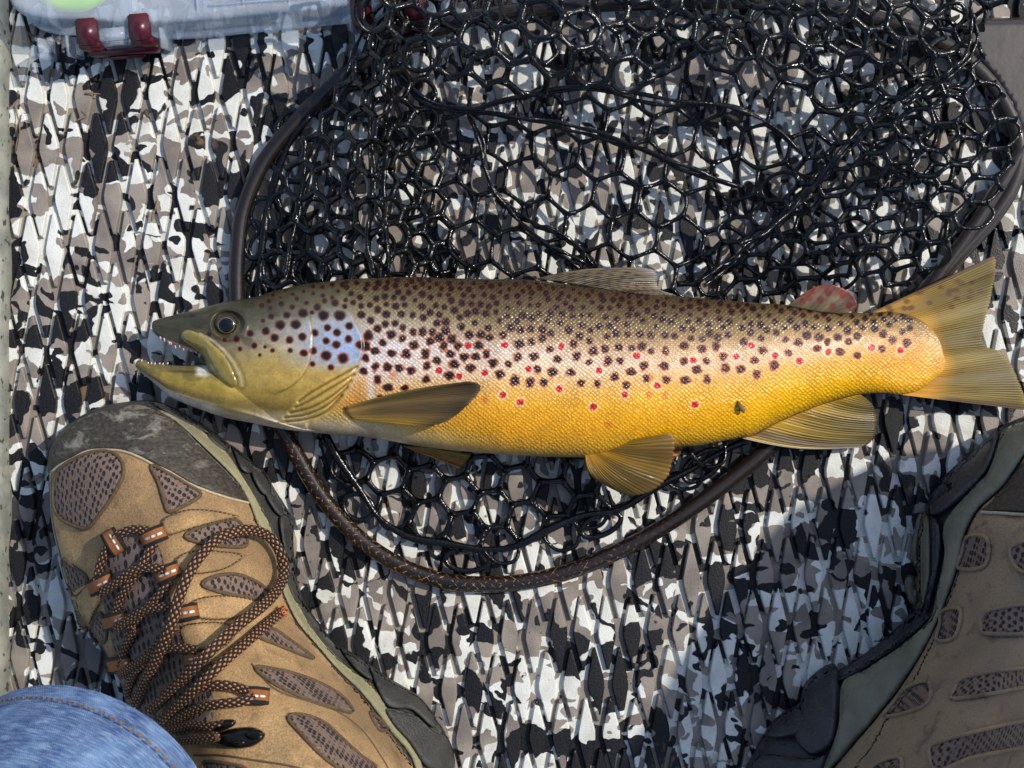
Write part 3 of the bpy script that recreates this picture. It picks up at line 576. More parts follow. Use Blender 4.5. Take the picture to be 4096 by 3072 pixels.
# handle yoke and the second straight limb that runs on into the handle
m_h = simple('handle_wood', (36, 30, 28), (50, 42, 38), 70, .34, .0001, 120, coat=.15)
mb = MB(); YK = [(3905, 75), (4000, 70), (4140, 72), (4400, 96), (4700, 110), (4700, 470), (4400, 500), (4190, 470), (4092, 590), (4020, 740), (3985, 800), (4060, 660), (4070, 560), (4040, 450), (3975, 330), (3900, 240), (3850, 180), (3860, 110)]
drape(mb, YK, lambda x, y: 0 * x + .001, .0095, 16, 24); mb.build('handle', m_h, net)
mb = MB(); q = crom([(3690, 1190), (3860, 960), (4000, 745), (4100, 580), (4200, 440), (4400, 380)], 40); tube(mb, P(q[:, 0], q[:, 1], .008), 30 * S, 12, False, .85); mb.build('hoop', mw.m, net)
mr = NM('black_rubber'); pz = mr.pos(); f = mr.noise(pz, 70, 3)
mr.set(Base_Color=mr.mix(mr.step(f, .4, .7), tuple(lin((4, 4, 5))), tuple(lin((10, 10, 11)))), Roughness=mr.math('MULTIPLY_ADD', mr.step(f, .4, .6), .10, .13), Specular_IOR_Level=.42); mr.bump(mr.noise(pz, 700, 3), .0003)
def hexnet(mb, poly, cw, zf, r, sy=1., rot=0., warp=14, wsc=130, seed=0, flare=.7, rings=False):
    """honeycomb of rubber strands over the surface zf inside poly; rings rounds the corners of the cells"""
    poly = crom(poly, 80, True); a = cw / math.sqrt(3); x0, y0 = poly.min(0) - 300; x1, y1 = poly.max(0) + 300
    R = math.hypot(x1 - x0, y1 - y0) / 2; cx, cy = (x0 + x1) / 2, (y0 + y1) / 2; cr, sr = math.cos(rot), math.sin(rot)
    nodes = {}; edges = set(); J = int(R / (1.5 * a * sy)) + 2; I = int(R / cw) + 2; cells_ = []
    for j in range(-J, J + 1):
        for i in range(-I, I + 1):
            hx, hy = (i + .5 * (j % 2)) * cw, j * 1.5 * a; ks = []
            for k in range(6):
                an_ = math.pi / 6 + k * math.pi / 3; x, y = hx + a * math.cos(an_), hy + a * math.sin(an_); key = (round(x / a * 4), round(y / a * 4)); nodes.setdefault(key, (x, y)); ks.append(key)
            cells_.append(ks)
            for k in range(6): edges.add(tuple(sorted((ks[k], ks[(k + 1) % 6]))))
    pos = {}
    for k, (x, y) in nodes.items():
        y *= sy; X_, Y_ = cx + x * cr - y * sr, cy + x * sr + y * cr
        pos[k] = np.array((X_ + warp * wob(X_, Y_, wsc, seed) + RNG.normal(0, cw * .018), Y_ + warp * wob(X_, Y_, wsc, seed + 3) + RNG.normal(0, cw * .018)))
    E = [(pos[p_], pos[q_]) for p_, q_ in edges]; mid = np.array([((a_[0] + b_[0]) / 2, (a_[1] + b_[1]) / 2) for a_, b_ in E]); ok = inside(mid[:, 0], mid[:, 1], poly)
    t = np.linspace(0, 1, 7)
    for (A, B), o in zip(E, ok):
        if not o: continue
        x = A[0] + (B[0] - A[0]) * t; y = A[1] + (B[1] - A[1]) * t; nxn, nyn = -(B[1] - A[1]), B[0] - A[0]; b = RNG.normal(0, .035); x = x + nxn * b * np.sin(np.pi * t); y = y + nyn * b * np.sin(np.pi * t)
        z = zf(x, y) + .0008 * RNG.normal() * np.sin(np.pi * t)
        rr = r * S * (1 + flare * np.abs(2 * t - 1) ** 2.2) * RNG.uniform(.92, 1.08)
        tube(mb, P(x, y, np.maximum(z, .0014)), rr, 7, caps=True)
    if not rings: return
    cm = np.array([np.mean([pos[k] for k in ks], 0) for ks in cells_]); ok = inside(cm[:, 0], cm[:, 1], poly)
    for ks, o, c in zip(cells_, ok, cm):
        if not o: continue
        pts = []
        for k in range(6):
            p_, q_ = pos[ks[k]], pos[ks[(k + 1) % 6]]; pts.append(c + (p_ - c) * .885); pts.append(c + ((p_ + q_) / 2 - c) * .99)
        q = crom(pts, 26, True); tube(mb, P(q[:, 0], q[:, 1], np.maximum(zf(q[:, 0], q[:, 1]), .0014)), r * S * .82, 7, True)
mb = MB(); hexnet(mb, [(1780, 420), (2100, 330), (2600, 300), (3100, 420), (3350, 640), (3200, 900), (2900, 1240), (2300, 1240), (1650, 1240), (1640, 900)], 182, lambda x, y: .009 + .004 * wob(x, y, 220), 8, .92, .16, 12, 300, 1, .6)
tag(mb.build('net_mesh', mr.m, net), 'flat open honeycomb of thin black strands behind the trout')
mb = MB(); hexnet(mb, [(1060, 700), (1240, 500), (1480, 300), (1640, 420), (1640, 800), (1700, 1260), (1040, 1260), (1030, 900)], 122, lambda x, y: .004 + .002 * wob(x, y, 160, 2), 9, .95, .5, 20, 170, 2, .6, True)
tag(mb.build('net_mesh', mr.m, net), 'lower layer of the net beside the hoop at left'); mb = MB(); hexnet(mb, [(2500, 120), (2800, 60), (3300, 100), (3800, 300), (3850, 600), (3600, 800), (3350, 560), (2900, 330)], 190, lambda x, y: .016 + .004 * wob(x, y, 180, 2), 8, .85, .7, 24, 200, 4, .6)
tag(mb.build('net_mesh', mr.m, net), 'lower layer of the net seen through the folds')
# left wall: rises to a ridge and falls again on its inner side
def zl(x, y):
    rx = 1545 - (y - 100) * .06 + 18 * np.sin(y / 120.); d = x - rx
    return .004 + .046 * np.exp(-np.abs(d) / np.where(d < 0, 330, 150)) * (1 - .45 * sm(y, 700, 1120)) + .003 * wob(x, y, 120, 4)
mb = MB(); hexnet(mb, [(1560, -120), (1470, 150), (1330, 360), (1180, 620), (1110, 900), (1090, 1150), (1510, 1100), (1510, 800), (1540, 400), (1620, -120)], 112, zl, 11, 1.22, .1, 12, 140, 3, .6, True)
tag(mb.build('net_mesh', mr.m, net), 'left side of the net rising from the hoop'); mb = MB(); hexnet(mb, [(1560, -120), (1560, 300), (1540, 800), (1560, 1095), (1840, 1100), (1820, 900), (1740, 600), (1710, 300), (1680, -120)], 104, zl, 10.5, 1.1, .35, 14, 140, 5, .6, True)
tag(mb.build('net_mesh', mr.m, net), 'inner side of the tall left fold of the net')
def zt(x, y): return .056 + .010 * wob(x, y, 210, 6) - .030 * sm(y, 180, 520) - .012 * sm(x, 3500, 3900)
TOPF = [(1520, -160), (1560, 130), (1740, 270), (1900, 360), (2120, 380), (2330, 340), (2560, 320), (2800, 210), (3050, 230), (3250, 350), (3560, 400), (3820, 310), (3900, 120), (3880, -160)]
mb = MB(); hexnet(mb, TOPF, 148, zt, 11, .92, .25, 24, 180, 7, .6, True)
tag(mb.build('net_mesh', mr.m, net), 'upper flap of the net with large rounded cells'); mb = MB(); hexnet(mb, [(1580, -160), (1640, 150), (1900, 240), (2400, 220), (2650, 120), (3100, 160), (3560, 200), (3760, 200), (3850, -160)], 150, lambda x, y: zt(x, y) - .024 + .006 * wob(x, y, 90, 1), 9, .8, .9, 26, 160, 9, .6)
tag(mb.build('net_mesh', mr.m, net), 'second layer of net beneath the upper flap')
def zr(x, y): return .032 + .007 * wob(x, y, 190, 8) - .018 * sm((3300 - x) + (y - 900) * .4, -100, 500) + .010 * sm(x, 3500, 3850) * sm(600 - y, 0, 400) - .012 * sm(y, 950, 1150)
RGT = [(3780, 60), (3900, 160), (3980, 330), (4035, 500), (4040, 640), (3950, 820), (3740, 1050), (3600, 1160), (3440, 1130), (3300, 1110), (3140, 1170), (2950, 1180), (2720, 1160), (2860, 990), (3080, 760), (3300, 560), (3560, 330)]
mb = MB(); hexnet(mb, RGT, 150, zr, 9, .66, -.42, 14, 150, 4, .6, True)
tag(mb.build('net_mesh', mr.m, net), 'dense right side of the net with flattened cells'); mb = MB(); hexnet(mb, [(3700, 300), (3880, 400), (3940, 600), (3860, 820), (3600, 1120), (3300, 1110), (3000, 1160), (3100, 950), (3400, 640)], 165, lambda x, y: zr(x, y) * .5, 8.5, .8, .2, 18, 160, 6, .6)
tag(mb.build('net_mesh', mr.m, net), 'second layer of net beneath the right side')
mb = MB(); hexnet(mb, [(1300, 1700), (1330, 1800), (1430, 1960), (1560, 2090), (1800, 2185), (2080, 2190), (2400, 2080), (2700, 1920), (2920, 1780), (2800, 1700)], 150, lambda x, y: .005 + .003 * wob(x, y, 110, 5), 10, .95, .3, 18, 150, 8, .6, True)
tag(mb.build('net_mesh', mr.m, net), 'part of the net in front of the trout belly')
# thick folds where the net doubles over
mb = MB()
FOLDS = [([(1880, 440), (1925, 560), (1940, 660), (1985, 760), (2060, 860), (2180, 960), (2330, 1060)], .016), ([(1880, 440), (2060, 470), (2250, 500), (2420, 545), (2600, 620), (2760, 680), (2960, 745)], .020),
         ([(1560, 260), (1700, 400), (1880, 440), (2000, 400), (2330, 350), (2540, 380), (2700, 410), (2900, 420), (3060, 480), (3200, 600)], .026),
         ([(2540, 350), (2700, 260), (2840, 160), (2960, 180), (3080, 300)], .034), ([(3320, 640), (3180, 800), (3060, 940), (2900, 1060), (2800, 1130)], .018), ([(3560, 420), (3400, 560), (3240, 760), (3080, 900), (2960, 980)], .030),
         ([(1480, 60), (1420, 240), (1330, 420), (1240, 640), (1180, 860), (1140, 1100)], .018), ([(1545, 0), (1500, 220), (1475, 480), (1490, 760), (1470, 950), (1490, 1085)], .036), ([(1590, 0), (1560, 300), (1530, 560), (1540, 820), (1560, 1080)], .034),
         ([(3880, 0), (3890, 140), (3830, 260), (3600, 420)], .045), ([(2380, 1040), (2240, 940), (2120, 880), (1980, 790)], .013)]
for k, (pp, z) in enumerate(FOLDS):
    for q in range(2):
        c_ = crom(np.array(pp, float) + RNG.normal(0, 7, (len(pp), 2)) + q * np.array([6, 13]), 60); s_ = np.linspace(0, 1, 60)
        x = c_[:, 0] + 2 * np.sin(s_ * 40 + k + q * 2); y = c_[:, 1] + 2.5 * np.sin(s_ * 33 + 2 * k + q)
        tube(mb, P(x, y, z - q * .003 + .002 * np.sin(s_ * 9 + k)), (7.5 + 2 * np.sin(s_ * 60 + k)) * S, 8)
tag(mb.build('net_fold', mr.m, net), 'doubled strands along the folds of the net')
# rim cord laced to the hoop with oval eyelets
mb = MB()
for pp in ([(1240, 460), (1165, 560), (1110, 690), (1070, 830), (1052, 960), (1040, 1060), (1035, 1200), (1060, 1350)], [(1300, 1730), (1350, 1830), (1440, 1960), (1520, 2075), (1640, 2148), (1780, 2172), (1930, 2196), (2060, 2186), (2190, 2120), (2330, 2062), (2480, 2035), (2620, 1950), (2760, 1880), (2900, 1800), (2990, 1760)], [(3960, 860), (3860, 960), (3700, 1130), (3560, 1260)]):
    c_ = crom(pp, 70); s_ = np.linspace(0, 1, 70); tube(mb, P(c_[:, 0], c_[:, 1], .0065), (14 + 3 * np.sin(s_ * 26)) * S, 10, False, .7)
mb.build('rim_cord', mr.m, net)
for (x, y, rx, ry, an_) in [(1160, 500, 46, 62, 35), (1012, 960, 40, 74, 0), (1432, 2028, 62, 50, 30), (1870, 2240, 88, 44, 2), (2405, 2100, 84, 40, -24), (2810, 1862, 90, 46, -36), (1030, 1190, 36, 60, 0), (3900, 880, 70, 36, -46)]:
    s_ = np.linspace(0, 2 * np.pi, 36, endpoint=False); q = math.radians(an_); ux, uy = rx * np.cos(s_), ry * np.sin(s_)
    mb = MB(); tube(mb, P(x + ux * math.cos(q) - uy * math.sin(q), y + ux * math.sin(q) + uy * math.cos(q), .0052), 11 * S, 9, True, .7)
    mb.build('eyelet', mr.m, net)

# ================================================================== BOOTS
def boot_surface(OUT, UP, ridge, wid, zsole=.031):
    OUT = crom(OUT, 150, True); UP = crom(UP, 130, True)
    def f(x, y):
        x = np.asarray(x, float); y = np.asarray(y, float); d = pdist(x, y, OUT); iu = inside(x, y, UP); du = pdist(x, y, UP); io = inside(x, y, OUT)
        band = zsole * np.clip(d / (d + du + 1e-6), 0, 1) ** .55 * io
        t = np.clip(du / wid, 0, 1); dome = zsole + (ridge(x, y) - zsole) * np.sin(np.pi / 2 * t) ** .8
        return np.where(iu, dome, band)
    return f
def mesh_mat(name, c1, c2, sc, rot):
    m = NM(name); p = m.mapp(m.pos(), rot=(0, 0, rot), sc=(1, .62, 1)); v = m.voro(p, sc, .22); n = m.noise(m.pos(), 2600, 3)
    thr = m.step(v, .46, .32); base = m.mix(m.step(n, .35, .65), tuple(lin(c1)), tuple(lin(c2)))
    m.set(Base_Color=m.mix(thr, base, tuple(lin((22, 22, 30)))), Roughness=.8); m.bump(m.math('ADD', m.math('MULTIPLY', m.math('SUBTRACT', 1., thr), 1.), m.math('MULTIPLY', n, .3)), .0012); return m.m
ml = NM('suede'); pz = ml.pos(); n1 = ml.noise(pz, 1300, 4, .7); n2 = ml.noise(pz, 22, 4); n3 = ml.noise(pz, 130, 4, .6)
c = ml.mix(ml.step(n2, .38, .62), tuple(lin((146, 117, 80))), tuple(lin((196, 158, 108)))); c = ml.mix(ml.math('MULTIPLY', ml.step(n1, .42, .62), .62), c, tuple(lin((100, 78, 52)))); c = ml.mix(ml.math('MULTIPLY', ml.step(n3, .54, .72), .6), c, tuple(lin((98, 78, 54))))
ml.set(Base_Color=c, Roughness=.85); ml.bump(ml.math('ADD', n1, ml.math('MULTIPLY', n3, 1.2)), .0006); M_SUEDE = ml.m
ml = NM('suede_shaded'); pz = ml.pos(); n1 = ml.noise(pz, 1300, 4, .7); n2 = ml.noise(pz, 30, 4); n3 = ml.noise(pz, 110, 4, .6)  # right boot's suede: darker, greyer copy with its shade put into the colour
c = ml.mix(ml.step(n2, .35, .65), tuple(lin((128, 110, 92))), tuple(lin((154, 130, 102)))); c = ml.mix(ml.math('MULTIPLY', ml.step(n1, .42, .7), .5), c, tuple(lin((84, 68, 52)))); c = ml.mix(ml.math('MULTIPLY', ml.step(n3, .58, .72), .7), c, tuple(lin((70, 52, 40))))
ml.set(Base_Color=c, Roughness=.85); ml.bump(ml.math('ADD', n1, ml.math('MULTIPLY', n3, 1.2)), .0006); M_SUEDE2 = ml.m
M_MESH = mesh_mat('boot_mesh', (84, 68, 61), (134, 110, 96), 470, .5); M_MESH2 = mesh_mat('tongue_mesh', (88, 74, 68), (118, 100, 90), 330, -.35)
mt = NM('toe_rubber'); pz = mt.pos(); n1 = mt.noise(mt.mapp(pz, rot=(0, 0, .25), sc=(1, 1.9, 1)), 95, 6, .65, .5); n2 = mt.noise(pz, 600, 4); vr = mt.voro(pz, 90, 1, 'DISTANCE_TO_EDGE')
c = mt.mix(mt.step(n2, .35, .7), tuple(lin((38, 34, 28))), tuple(lin((70, 61, 49)))); sy_ = mt.n('SeparateXYZ'); mt.put(sy_.inputs[0], pz)
c = mt.mix(mt.math('MULTIPLY', mt.step(n1, .52, .66), mt.math('MULTIPLY', mt.step(sy_.outputs[1], -.048, -.028), .8)), c, tuple(lin((138, 131, 120)))); mt.set(Base_Color=c, Roughness=.55); mt.bump(mt.math('ADD', mt.math('MULTIPLY', n2, .5), mt.math('MULTIPLY', n1, 1.4)), .0007); M_TOE = mt.m
M_SOLE = simple('outsole_rubber', (38, 37, 36), (62, 60, 56), 90, .5, .0006, 900)
M_SOLE2 = simple('outsole_rubber_shaded', (30, 31, 36), (48, 48, 52), 80, .38, .0007, 500)  # right sole: same rubber, darker and bluer, shade mixed into the colour
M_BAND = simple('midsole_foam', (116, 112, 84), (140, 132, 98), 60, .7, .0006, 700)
M_BAND2 = simple('midsole_foam_shaded', (94, 92, 78), (122, 117, 96), 45, .55, .0009, 260)  # right midsole: duller copy of the foam, painted as if in shade
M_BROWNLUG = simple('brown_lug', (84, 78, 62), (102, 94, 76), 60, .35, .0003, 300)
M_PIPE = simple('edge_stitch', (158, 142, 112), (178, 164, 136), 900, .8)
M_STITCH = simple('dark_seam', (70, 56, 40), (92, 74, 52), 700, .9)
def c4(*p): return [(x * .5877, 1550 + y * .5877) for x, y in p]
def c5(*p): return [(300 + x * .678, 2072 + y * .678) for x, y in p]
def c6(*p): return [(2700 + x * .844, 1672 + y * .844) for x, y in p]
UPL = [(205, 1830), (245, 1745), (320, 1685), (420, 1640), (529, 1620), (611, 1638), (705, 1691), (823, 1797), (940, 1914), (999, 2014), (1034, 2102), (1107, 2208), (1125, 2343), (1181, 2479), (1263, 2580), (1351, 2682), (1453, 2784), (1554, 2920), (1629, 3021), (1656, 3072), (1680, 3250), (1500, 3430), (1200, 3470), (900, 3420), (660, 3250), (560, 3000), (512, 2784), (446, 2648), (372, 2506), (338, 2467), (292, 2390), (262, 2285), (228, 2155), (210, 2050), (202, 1879)]
def ridge_l(x, y):
    s_ = (x - 560) * .31 + (y - 1640) * .95
    return np.interp(s_, [-50, 150, 450, 800, 1150, 1500, 1800], [.044, .055, .066, .078, .096, .118, .120]) + .002 * wob(x, y, 130)
BL = boot_surface(BOOT_L, UPL, ridge_l, 400)
boot = empty('hiking_boot', tuple(P(800, 2400, 0))); tag(boot, 'sunlit tan suede hiking boot with black and orange laces at lower left', 'boot', 'pair of hiking boots')
mb = MB(); drape(mb, BOOT_L, BL, .0, 24, 20, sink=.004); mb.build('outsole', M_SOLE, boot)
band_l = [(834, 1738), (917, 1814), (965, 1890), (1010, 1961), (1075, 2079), (1128, 2196), (1152, 2314), (1175, 2364), (1249, 2506), (1358, 2635), (1486, 2736), (1545, 2818), (1610, 2920), (1690, 3050), (1720, 3250), (1600, 3300), (1656, 3072), (1554, 2920), (1453, 2784), (1351, 2682), (1263, 2580), (1181, 2479), (1122, 2343), (1104, 2208), (1030, 2102), (995, 2014), (935, 1914), (820, 1797), (705, 1691), (625, 1640), (700, 1655), (770, 1692)]
mb = MB(); drape(mb, band_l, BL, .0035, 13, 14); mb.build('midsole', M_BAND, boot)
mb = MB(); drape(mb, UPL, BL, .0015, 13, 12); mb.build('upper', M_SUEDE, boot)
# lugs along the sole edge
for lug in (c4((1000, 88), (1150, 122), (1280, 190), (1440, 290), (1420, 318), (1260, 240), (1130, 170)), c4((1430, 300), (1560, 380), (1550, 430), (1500, 420), (1410, 340)), c4((1570, 385), (1680, 470), (1740, 545), (1700, 590), (1640, 560), (1600, 470)), c4((1700, 520), (1800, 570), (1850, 650), (1840, 740), (1780, 720), (1720, 620)), c4((1800, 700), (1870, 740), (1920, 800), (1930, 880), (1880, 860), (1820, 770)), c4((1900, 880), (1990, 890), (2000, 1050), (1995, 1200), (1930, 1100)),
            c5((1240, 350), (1290, 330), (1340, 480), (1300, 500)), c5((1560, 760), (1700, 840), (1760, 960), (1660, 900)), c5((1740, 870), (1850, 940), (2030, 1050), (2130, 1180), (2110, 1240), (1990, 1140), (1900, 1130), (1830, 1100), (1770, 980)), c5((1830, 1120), (2010, 1160), (2120, 1260), (2200, 1290), (2240, 1475), (2080, 1475), (1960, 1320), (1870, 1220))):
    mb = MB(); drape(mb, lug, BL, .0055, 11, 16, sink=.003); mb.build('lug', M_SOLE, boot)
TOECAP = c4((335, 570), (326, 470), (388, 345), (510, 228), (700, 148), (900, 112), (1045, 140), (1210, 235), (1400, 420), (1612, 632), (1705, 780), (1550, 750), (1400, 700), (1280, 650), (1150, 572), (1050, 528), (960, 480), (860, 440), (760, 425), (600, 432), (480, 490), (400, 532))
mb = MB(); drape(mb, TOECAP, BL, .0035, 11, 14); mb.build('toe_cap', M_TOE, boot)
q = crom(c4((350, 575), (400, 532), (480, 490), (600, 432), (760, 425), (860, 440), (960, 480), (1050, 528), (1150, 572), (1280, 650), (1400, 700), (1550, 750), (1690, 785)), 90)
mb = MB(); tube(mb, P(q[:, 0], q[:, 1], BL(q[:, 0], q[:, 1]) + .0022), 5 * S, 6); mb.build('toe_edge_trim', M_PIPE, boot)
q = crom(c4((345, 580), (352, 850), (385, 1050), (440, 1260), (495, 1440)), 60); mb = MB(); tube(mb, P(q[:, 0], q[:, 1], BL(q[:, 0], q[:, 1]) + .0016), 4 * S, 6); mb.build('side_trim', M_PIPE, boot)
MESHES = [c4((370, 620), (440, 525), (600, 445), (740, 435), (820, 490), (840, 580), (800, 680), (740, 780), (650, 900), (590, 960), (500, 940), (410, 890), (365, 800)), c4((1030, 530), (1150, 585), (1280, 662), (1365, 717), (1330, 760), (1230, 815), (1150, 845), (1120, 780), (1080, 650)), c4((425, 1170), (500, 1220), (580, 1280), (590, 1350), (520, 1415), (480, 1380), (440, 1270)),
          c5((650, 110), (720, 60), (860, 20), (950, 10), (1000, 70), (1010, 160), (900, 168), (760, 152)), c5((750, 390), (830, 342), (950, 332), (1060, 370), (1140, 430), (1130, 475), (1000, 465), (850, 435)), c5((1100, 650), (1180, 658), (1290, 735), (1400, 815), (1380, 822), (1200, 750), (1085, 700)), c5((1060, 880), (1200, 895), (1350, 935), (1480, 990), (1580, 1055), (1640, 1145), (1520, 1118), (1350, 1060), (1180, 980)),
          c5((1255, 1175), (1330, 1158), (1460, 1200), (1560, 1285), (1680, 1395), (1780, 1480), (1620, 1500), (1480, 1420), (1330, 1270)), c5((1740, 1150), (1800, 1190), (1840, 1245), (1790, 1245)), c5((100, 620), (150, 560), (185, 640), (180, 720), (140, 740), (95, 690)), c5((760, 1440), (900, 1450), (1000, 1475), (1000, 1530), (800, 1530))]
for q in MESHES:
    mb = MB(); drape(mb, q, BL, .0029, 10, 8); mb.build('mesh_panel', M_MESH, boot)
    r_ = crom(q, 60, True); mb = MB(); tube(mb, P(r_[:, 0], r_[:, 1], BL(r_[:, 0], r_[:, 1]) + .0026), 7 * S, 6, True); mb.build('panel_seam', M_STITCH, boot)
# raised suede straps that carry the lace loops
for q in (c4((1092, 905), (1150, 862), (1300, 822), (1500, 838), (1640, 880), (1500, 912), (1300, 965), (1150, 1010), (1100, 985)), c5((590, 235), (680, 190), (860, 190), (1010, 220), (900, 300), (760, 330), (640, 330), (585, 290)), c5((662, 525), (720, 470), (900, 452), (1090, 490), (1040, 565), (900, 602), (720, 592)), c5((610, 650), (700, 615), (860, 610), (960, 650), (900, 760), (760, 790), (660, 770)), c4((480, 1400), (560, 1330), (640, 1340), (690, 1440), (640, 1540), (600, 1640), (540, 1640), (500, 1500)), c5((0, 470), (60, 400), (140, 420), (150, 500), (100, 600), (70, 640), (20, 560))):
    mb = MB(); drape(mb, q, BL, .0042, 11, 16); st_ = mb.build('suede_strap', M_SUEDE, boot)
    c_ = np.mean(q, 0); r_ = crom(c_ + (np.array(q) - c_) * .90, 72, True); mb = MB()
    for k in range(0, 72, 2):
        w_ = r_[[k, (k + 1) % 72]]; tube(mb, P(w_[:, 0], w_[:, 1], BL(w_[:, 0], w_[:, 1]) + .0041), 2.6 * S, 5)
    tag(mb.build('stitching', M_STITCH, st_), kind='stuff')
TONGUE = [(470, 2135), (585, 2122), (640, 2180), (665, 2300), (710, 2440), (765, 2570), (820, 2700), (860, 2860), (700, 2960), (540, 2900), (490, 2760), (455, 2620), (430, 2500), (405, 2380), (400, 2260), (430, 2180)]
mb = MB(); drape(mb, TONGUE, lambda x, y: BL(x, y) + .0022 * np.abs(np.sin((y - x * .35) / 62)) - .001, .003, 11, 24); mb.build('tongue', M_MESH2, boot)
# laces
mlc = NM('braided_lace'); pt = mlc.attr('pat'); sx = mlc.n('SeparateXYZ'); mlc.put(sx.inputs[0], pt)
lat = mlc.mapp(mlc.mapp(pt, sc=(560, 11, 1)), rot=(0, 0, math.radians(45))); vd = mlc.voro(lat, .72, .05)
orange = mlc.step(vd, .29, .22); n = mlc.noise(mlc.pos(), 2500, 2); c = mlc.mix(orange, tuple(lin((16, 16, 17))), mlc.mix(mlc.step(n, .35, .65), tuple(lin((214, 146, 84))), tuple(lin((170, 104, 54)))))
mlc.set(Base_Color=c, Roughness=.75); mlc.bump(mlc.step(mlc.voro(mlc.mapp(mlc.mapp(pt, sc=(560, 11, 1)), rot=(0, 0, math.radians(45))), 1.44, .05), .5, .1), .0004); M_LACE = mlc.m
def lace(pts, lift, r=18, n=90, parent=boot, name='shoelace', end=.0):
    q = crom(pts, n); s_ = np.linspace(0, 1, n); L = np.interp(s_, np.linspace(0, 1, len(lift)), lift) if hasattr(lift, '__len__') else lift
    m = MB(); tube(m, P(q[:, 0], q[:, 1], BL(q[:, 0], q[:, 1]) + .0035 + L), r * S, 12, False, .7); return m.build(name, M_LACE, parent)
LZ = [(c4((1010, 975), (900, 968), (800, 1010), (735, 1090), (690, 1180), (658, 1310)), .004), (c4((1050, 1060), (1000, 1150), (940, 1250), (880, 1330), (820, 1440), (780, 1560)), .003), (c4((690, 1390), (790, 1330), (890, 1255), (1000, 1225), (1130, 1240)), .006), (c4((1160, 1320), (1080, 1420), (970, 1530), (900, 1620), (870, 1720)), .003), (c4((790, 1640), (890, 1565), (1010, 1505), (1180, 1492)), .006),
      (c5((590, 640), (480, 760), (390, 860), (330, 960), (310, 1050)), .003), (c5((265, 920), (380, 850), (500, 785), (600, 765), (720, 780)), .006), (c5((270, 880), (300, 760), (360, 660)), .004), (c5((560, 1210), (700, 1135), (850, 1098), (1000, 1082), (1060, 1060)), .005), (c5((700, 1010), (850, 985), (960, 1000), (1030, 1030)), .004), (c5((560, 1250), (690, 1222), (800, 1232), (880, 1215)), .005), (c5((560, 1330), (650, 1312), (740, 1305), (840, 1290)), .007)]
for q, l in LZ: lace(q, l, 17)
lace(c5((340, 1130), (400, 990), (480, 830), (560, 650), (620, 450), (700, 280), (820, 140), (950, 78), (1065, 76), (1155, 120), (1215, 215), (1232, 330), (1190, 430), (1100, 525), (960, 635), (820, 765), (650, 935), (450, 1135)), [.006, .010, .010, .009, .010, .012, .014, .016, .014, .011, .010, .012], 20, 200)
le = c5((510, 1205), (680, 1035), (850, 872), (1000, 742), (1110, 645), (1185, 582), (1215, 555)); lo_ = lace(le, [.009, .008, .006, .004, .003], 19, 120)
mb = MB()
for k in range(26):
    a0 = RNG.uniform(-.9, .5); x, y = le[-1]; x -= 4; L = RNG.uniform(18, 34); b = RNG.normal(0, 7); z = float(BL(np.array([x]), np.array([y]))[0]) + .006 + RNG.normal(0, .001)
    tube(mb, P([x, x + L * .5 * math.cos(a0) + b, x + L * math.cos(a0)], [y + b, y + L * .5 * math.sin(a0) + b, y + L * math.sin(a0) + b], [z, z + .001, z - .001]), .0003, 5, col=(186, 108, 54) if k % 3 else (24, 22, 22))
mf = NM('frayed_thread'); mf.set(Base_Color=mf.attr('col', 'Color'), Roughness=.9); mb.build('frayed_end', mf.m, lo_)
# lace loops: black webbing with an orange stripe and white stitches
mwb = NM('webbing'); pt = mwb.attr('pat'); sx = mwb.n('SeparateXYZ'); mwb.put(sx.inputs[0], pt); v = mwb.math('ABSOLUTE', sx.outputs[1]); n = mwb.noise(pt, 40, 2)
c = mwb.mix(mwb.step(v, .64, .60), tuple(lin((20, 19, 20))), mwb.mix(n, tuple(lin((178, 110, 54))), tuple(lin((146, 84, 38))))); mwb.set(Base_Color=c, Roughness=.8); mwb.bump(mwb.noise(mwb.mapp(pt, sc=(8, 30, 1)), 3, 2), .0004)
M_WHITE = simple('white_stitch', (226, 224, 216), (206, 204, 196), 500, .7)
def loop(x, y, an_, L=88, W=66):
    q = math.radians(an_); m = MB(); nu, nv = 13, 7; u = np.linspace(-1, 1, nu)[:, None] + np.zeros((1, nv)); v = np.linspace(-1, 1, nv)[None] + np.zeros((nu, 1))
    X_ = x + u * L / 2 * math.cos(q) - v * W / 2 * math.sin(q); Y_ = y + u * L / 2 * math.sin(q) + v * W / 2 * math.cos(q); h = BL(X_, Y_) + .0030 + .0052 * np.sqrt(np.clip(1 - u ** 2 * .96, 0, 1))
    m.add(P(X_, Y_, h).reshape(-1, 3), grid(nu, nv), np.stack([u, v, 0 * u], -1).reshape(-1, 3)); o = m.build('lace_loop', mwb.m, boot); s_ = o.modifiers.new('t', 'SOLIDIFY'); s_.thickness = .0012; s_.offset = -1
    for k in (-.55, 0, .55):
        uu = np.linspace(k - .2, k + .2, 5); X_ = x + uu * L / 2 * math.cos(q); Y_ = y + uu * L / 2 * math.sin(q); m = MB(); tube(m, P(X_, Y_, BL(X_, Y_) + .0042 + .0052 * np.sqrt(1 - uu ** 2 * .96)), 5.5 * S, 6); m.build('stitch', M_WHITE, o)
for (pt_, an_) in ((c4((778, 1050))[0], 58), (c4((1045, 1012))[0], -22), (c4((682, 1340))[0], -24), (c4((1140, 1265))[0], -22), (c4((1262, 1535))[0], -10), (c4((788, 1585))[0], -15), (c5((265, 862))[0], -12), (c5((722, 828))[0], -8), (c5((1068, 1052))[0], 4)): loop(*pt_, an_)
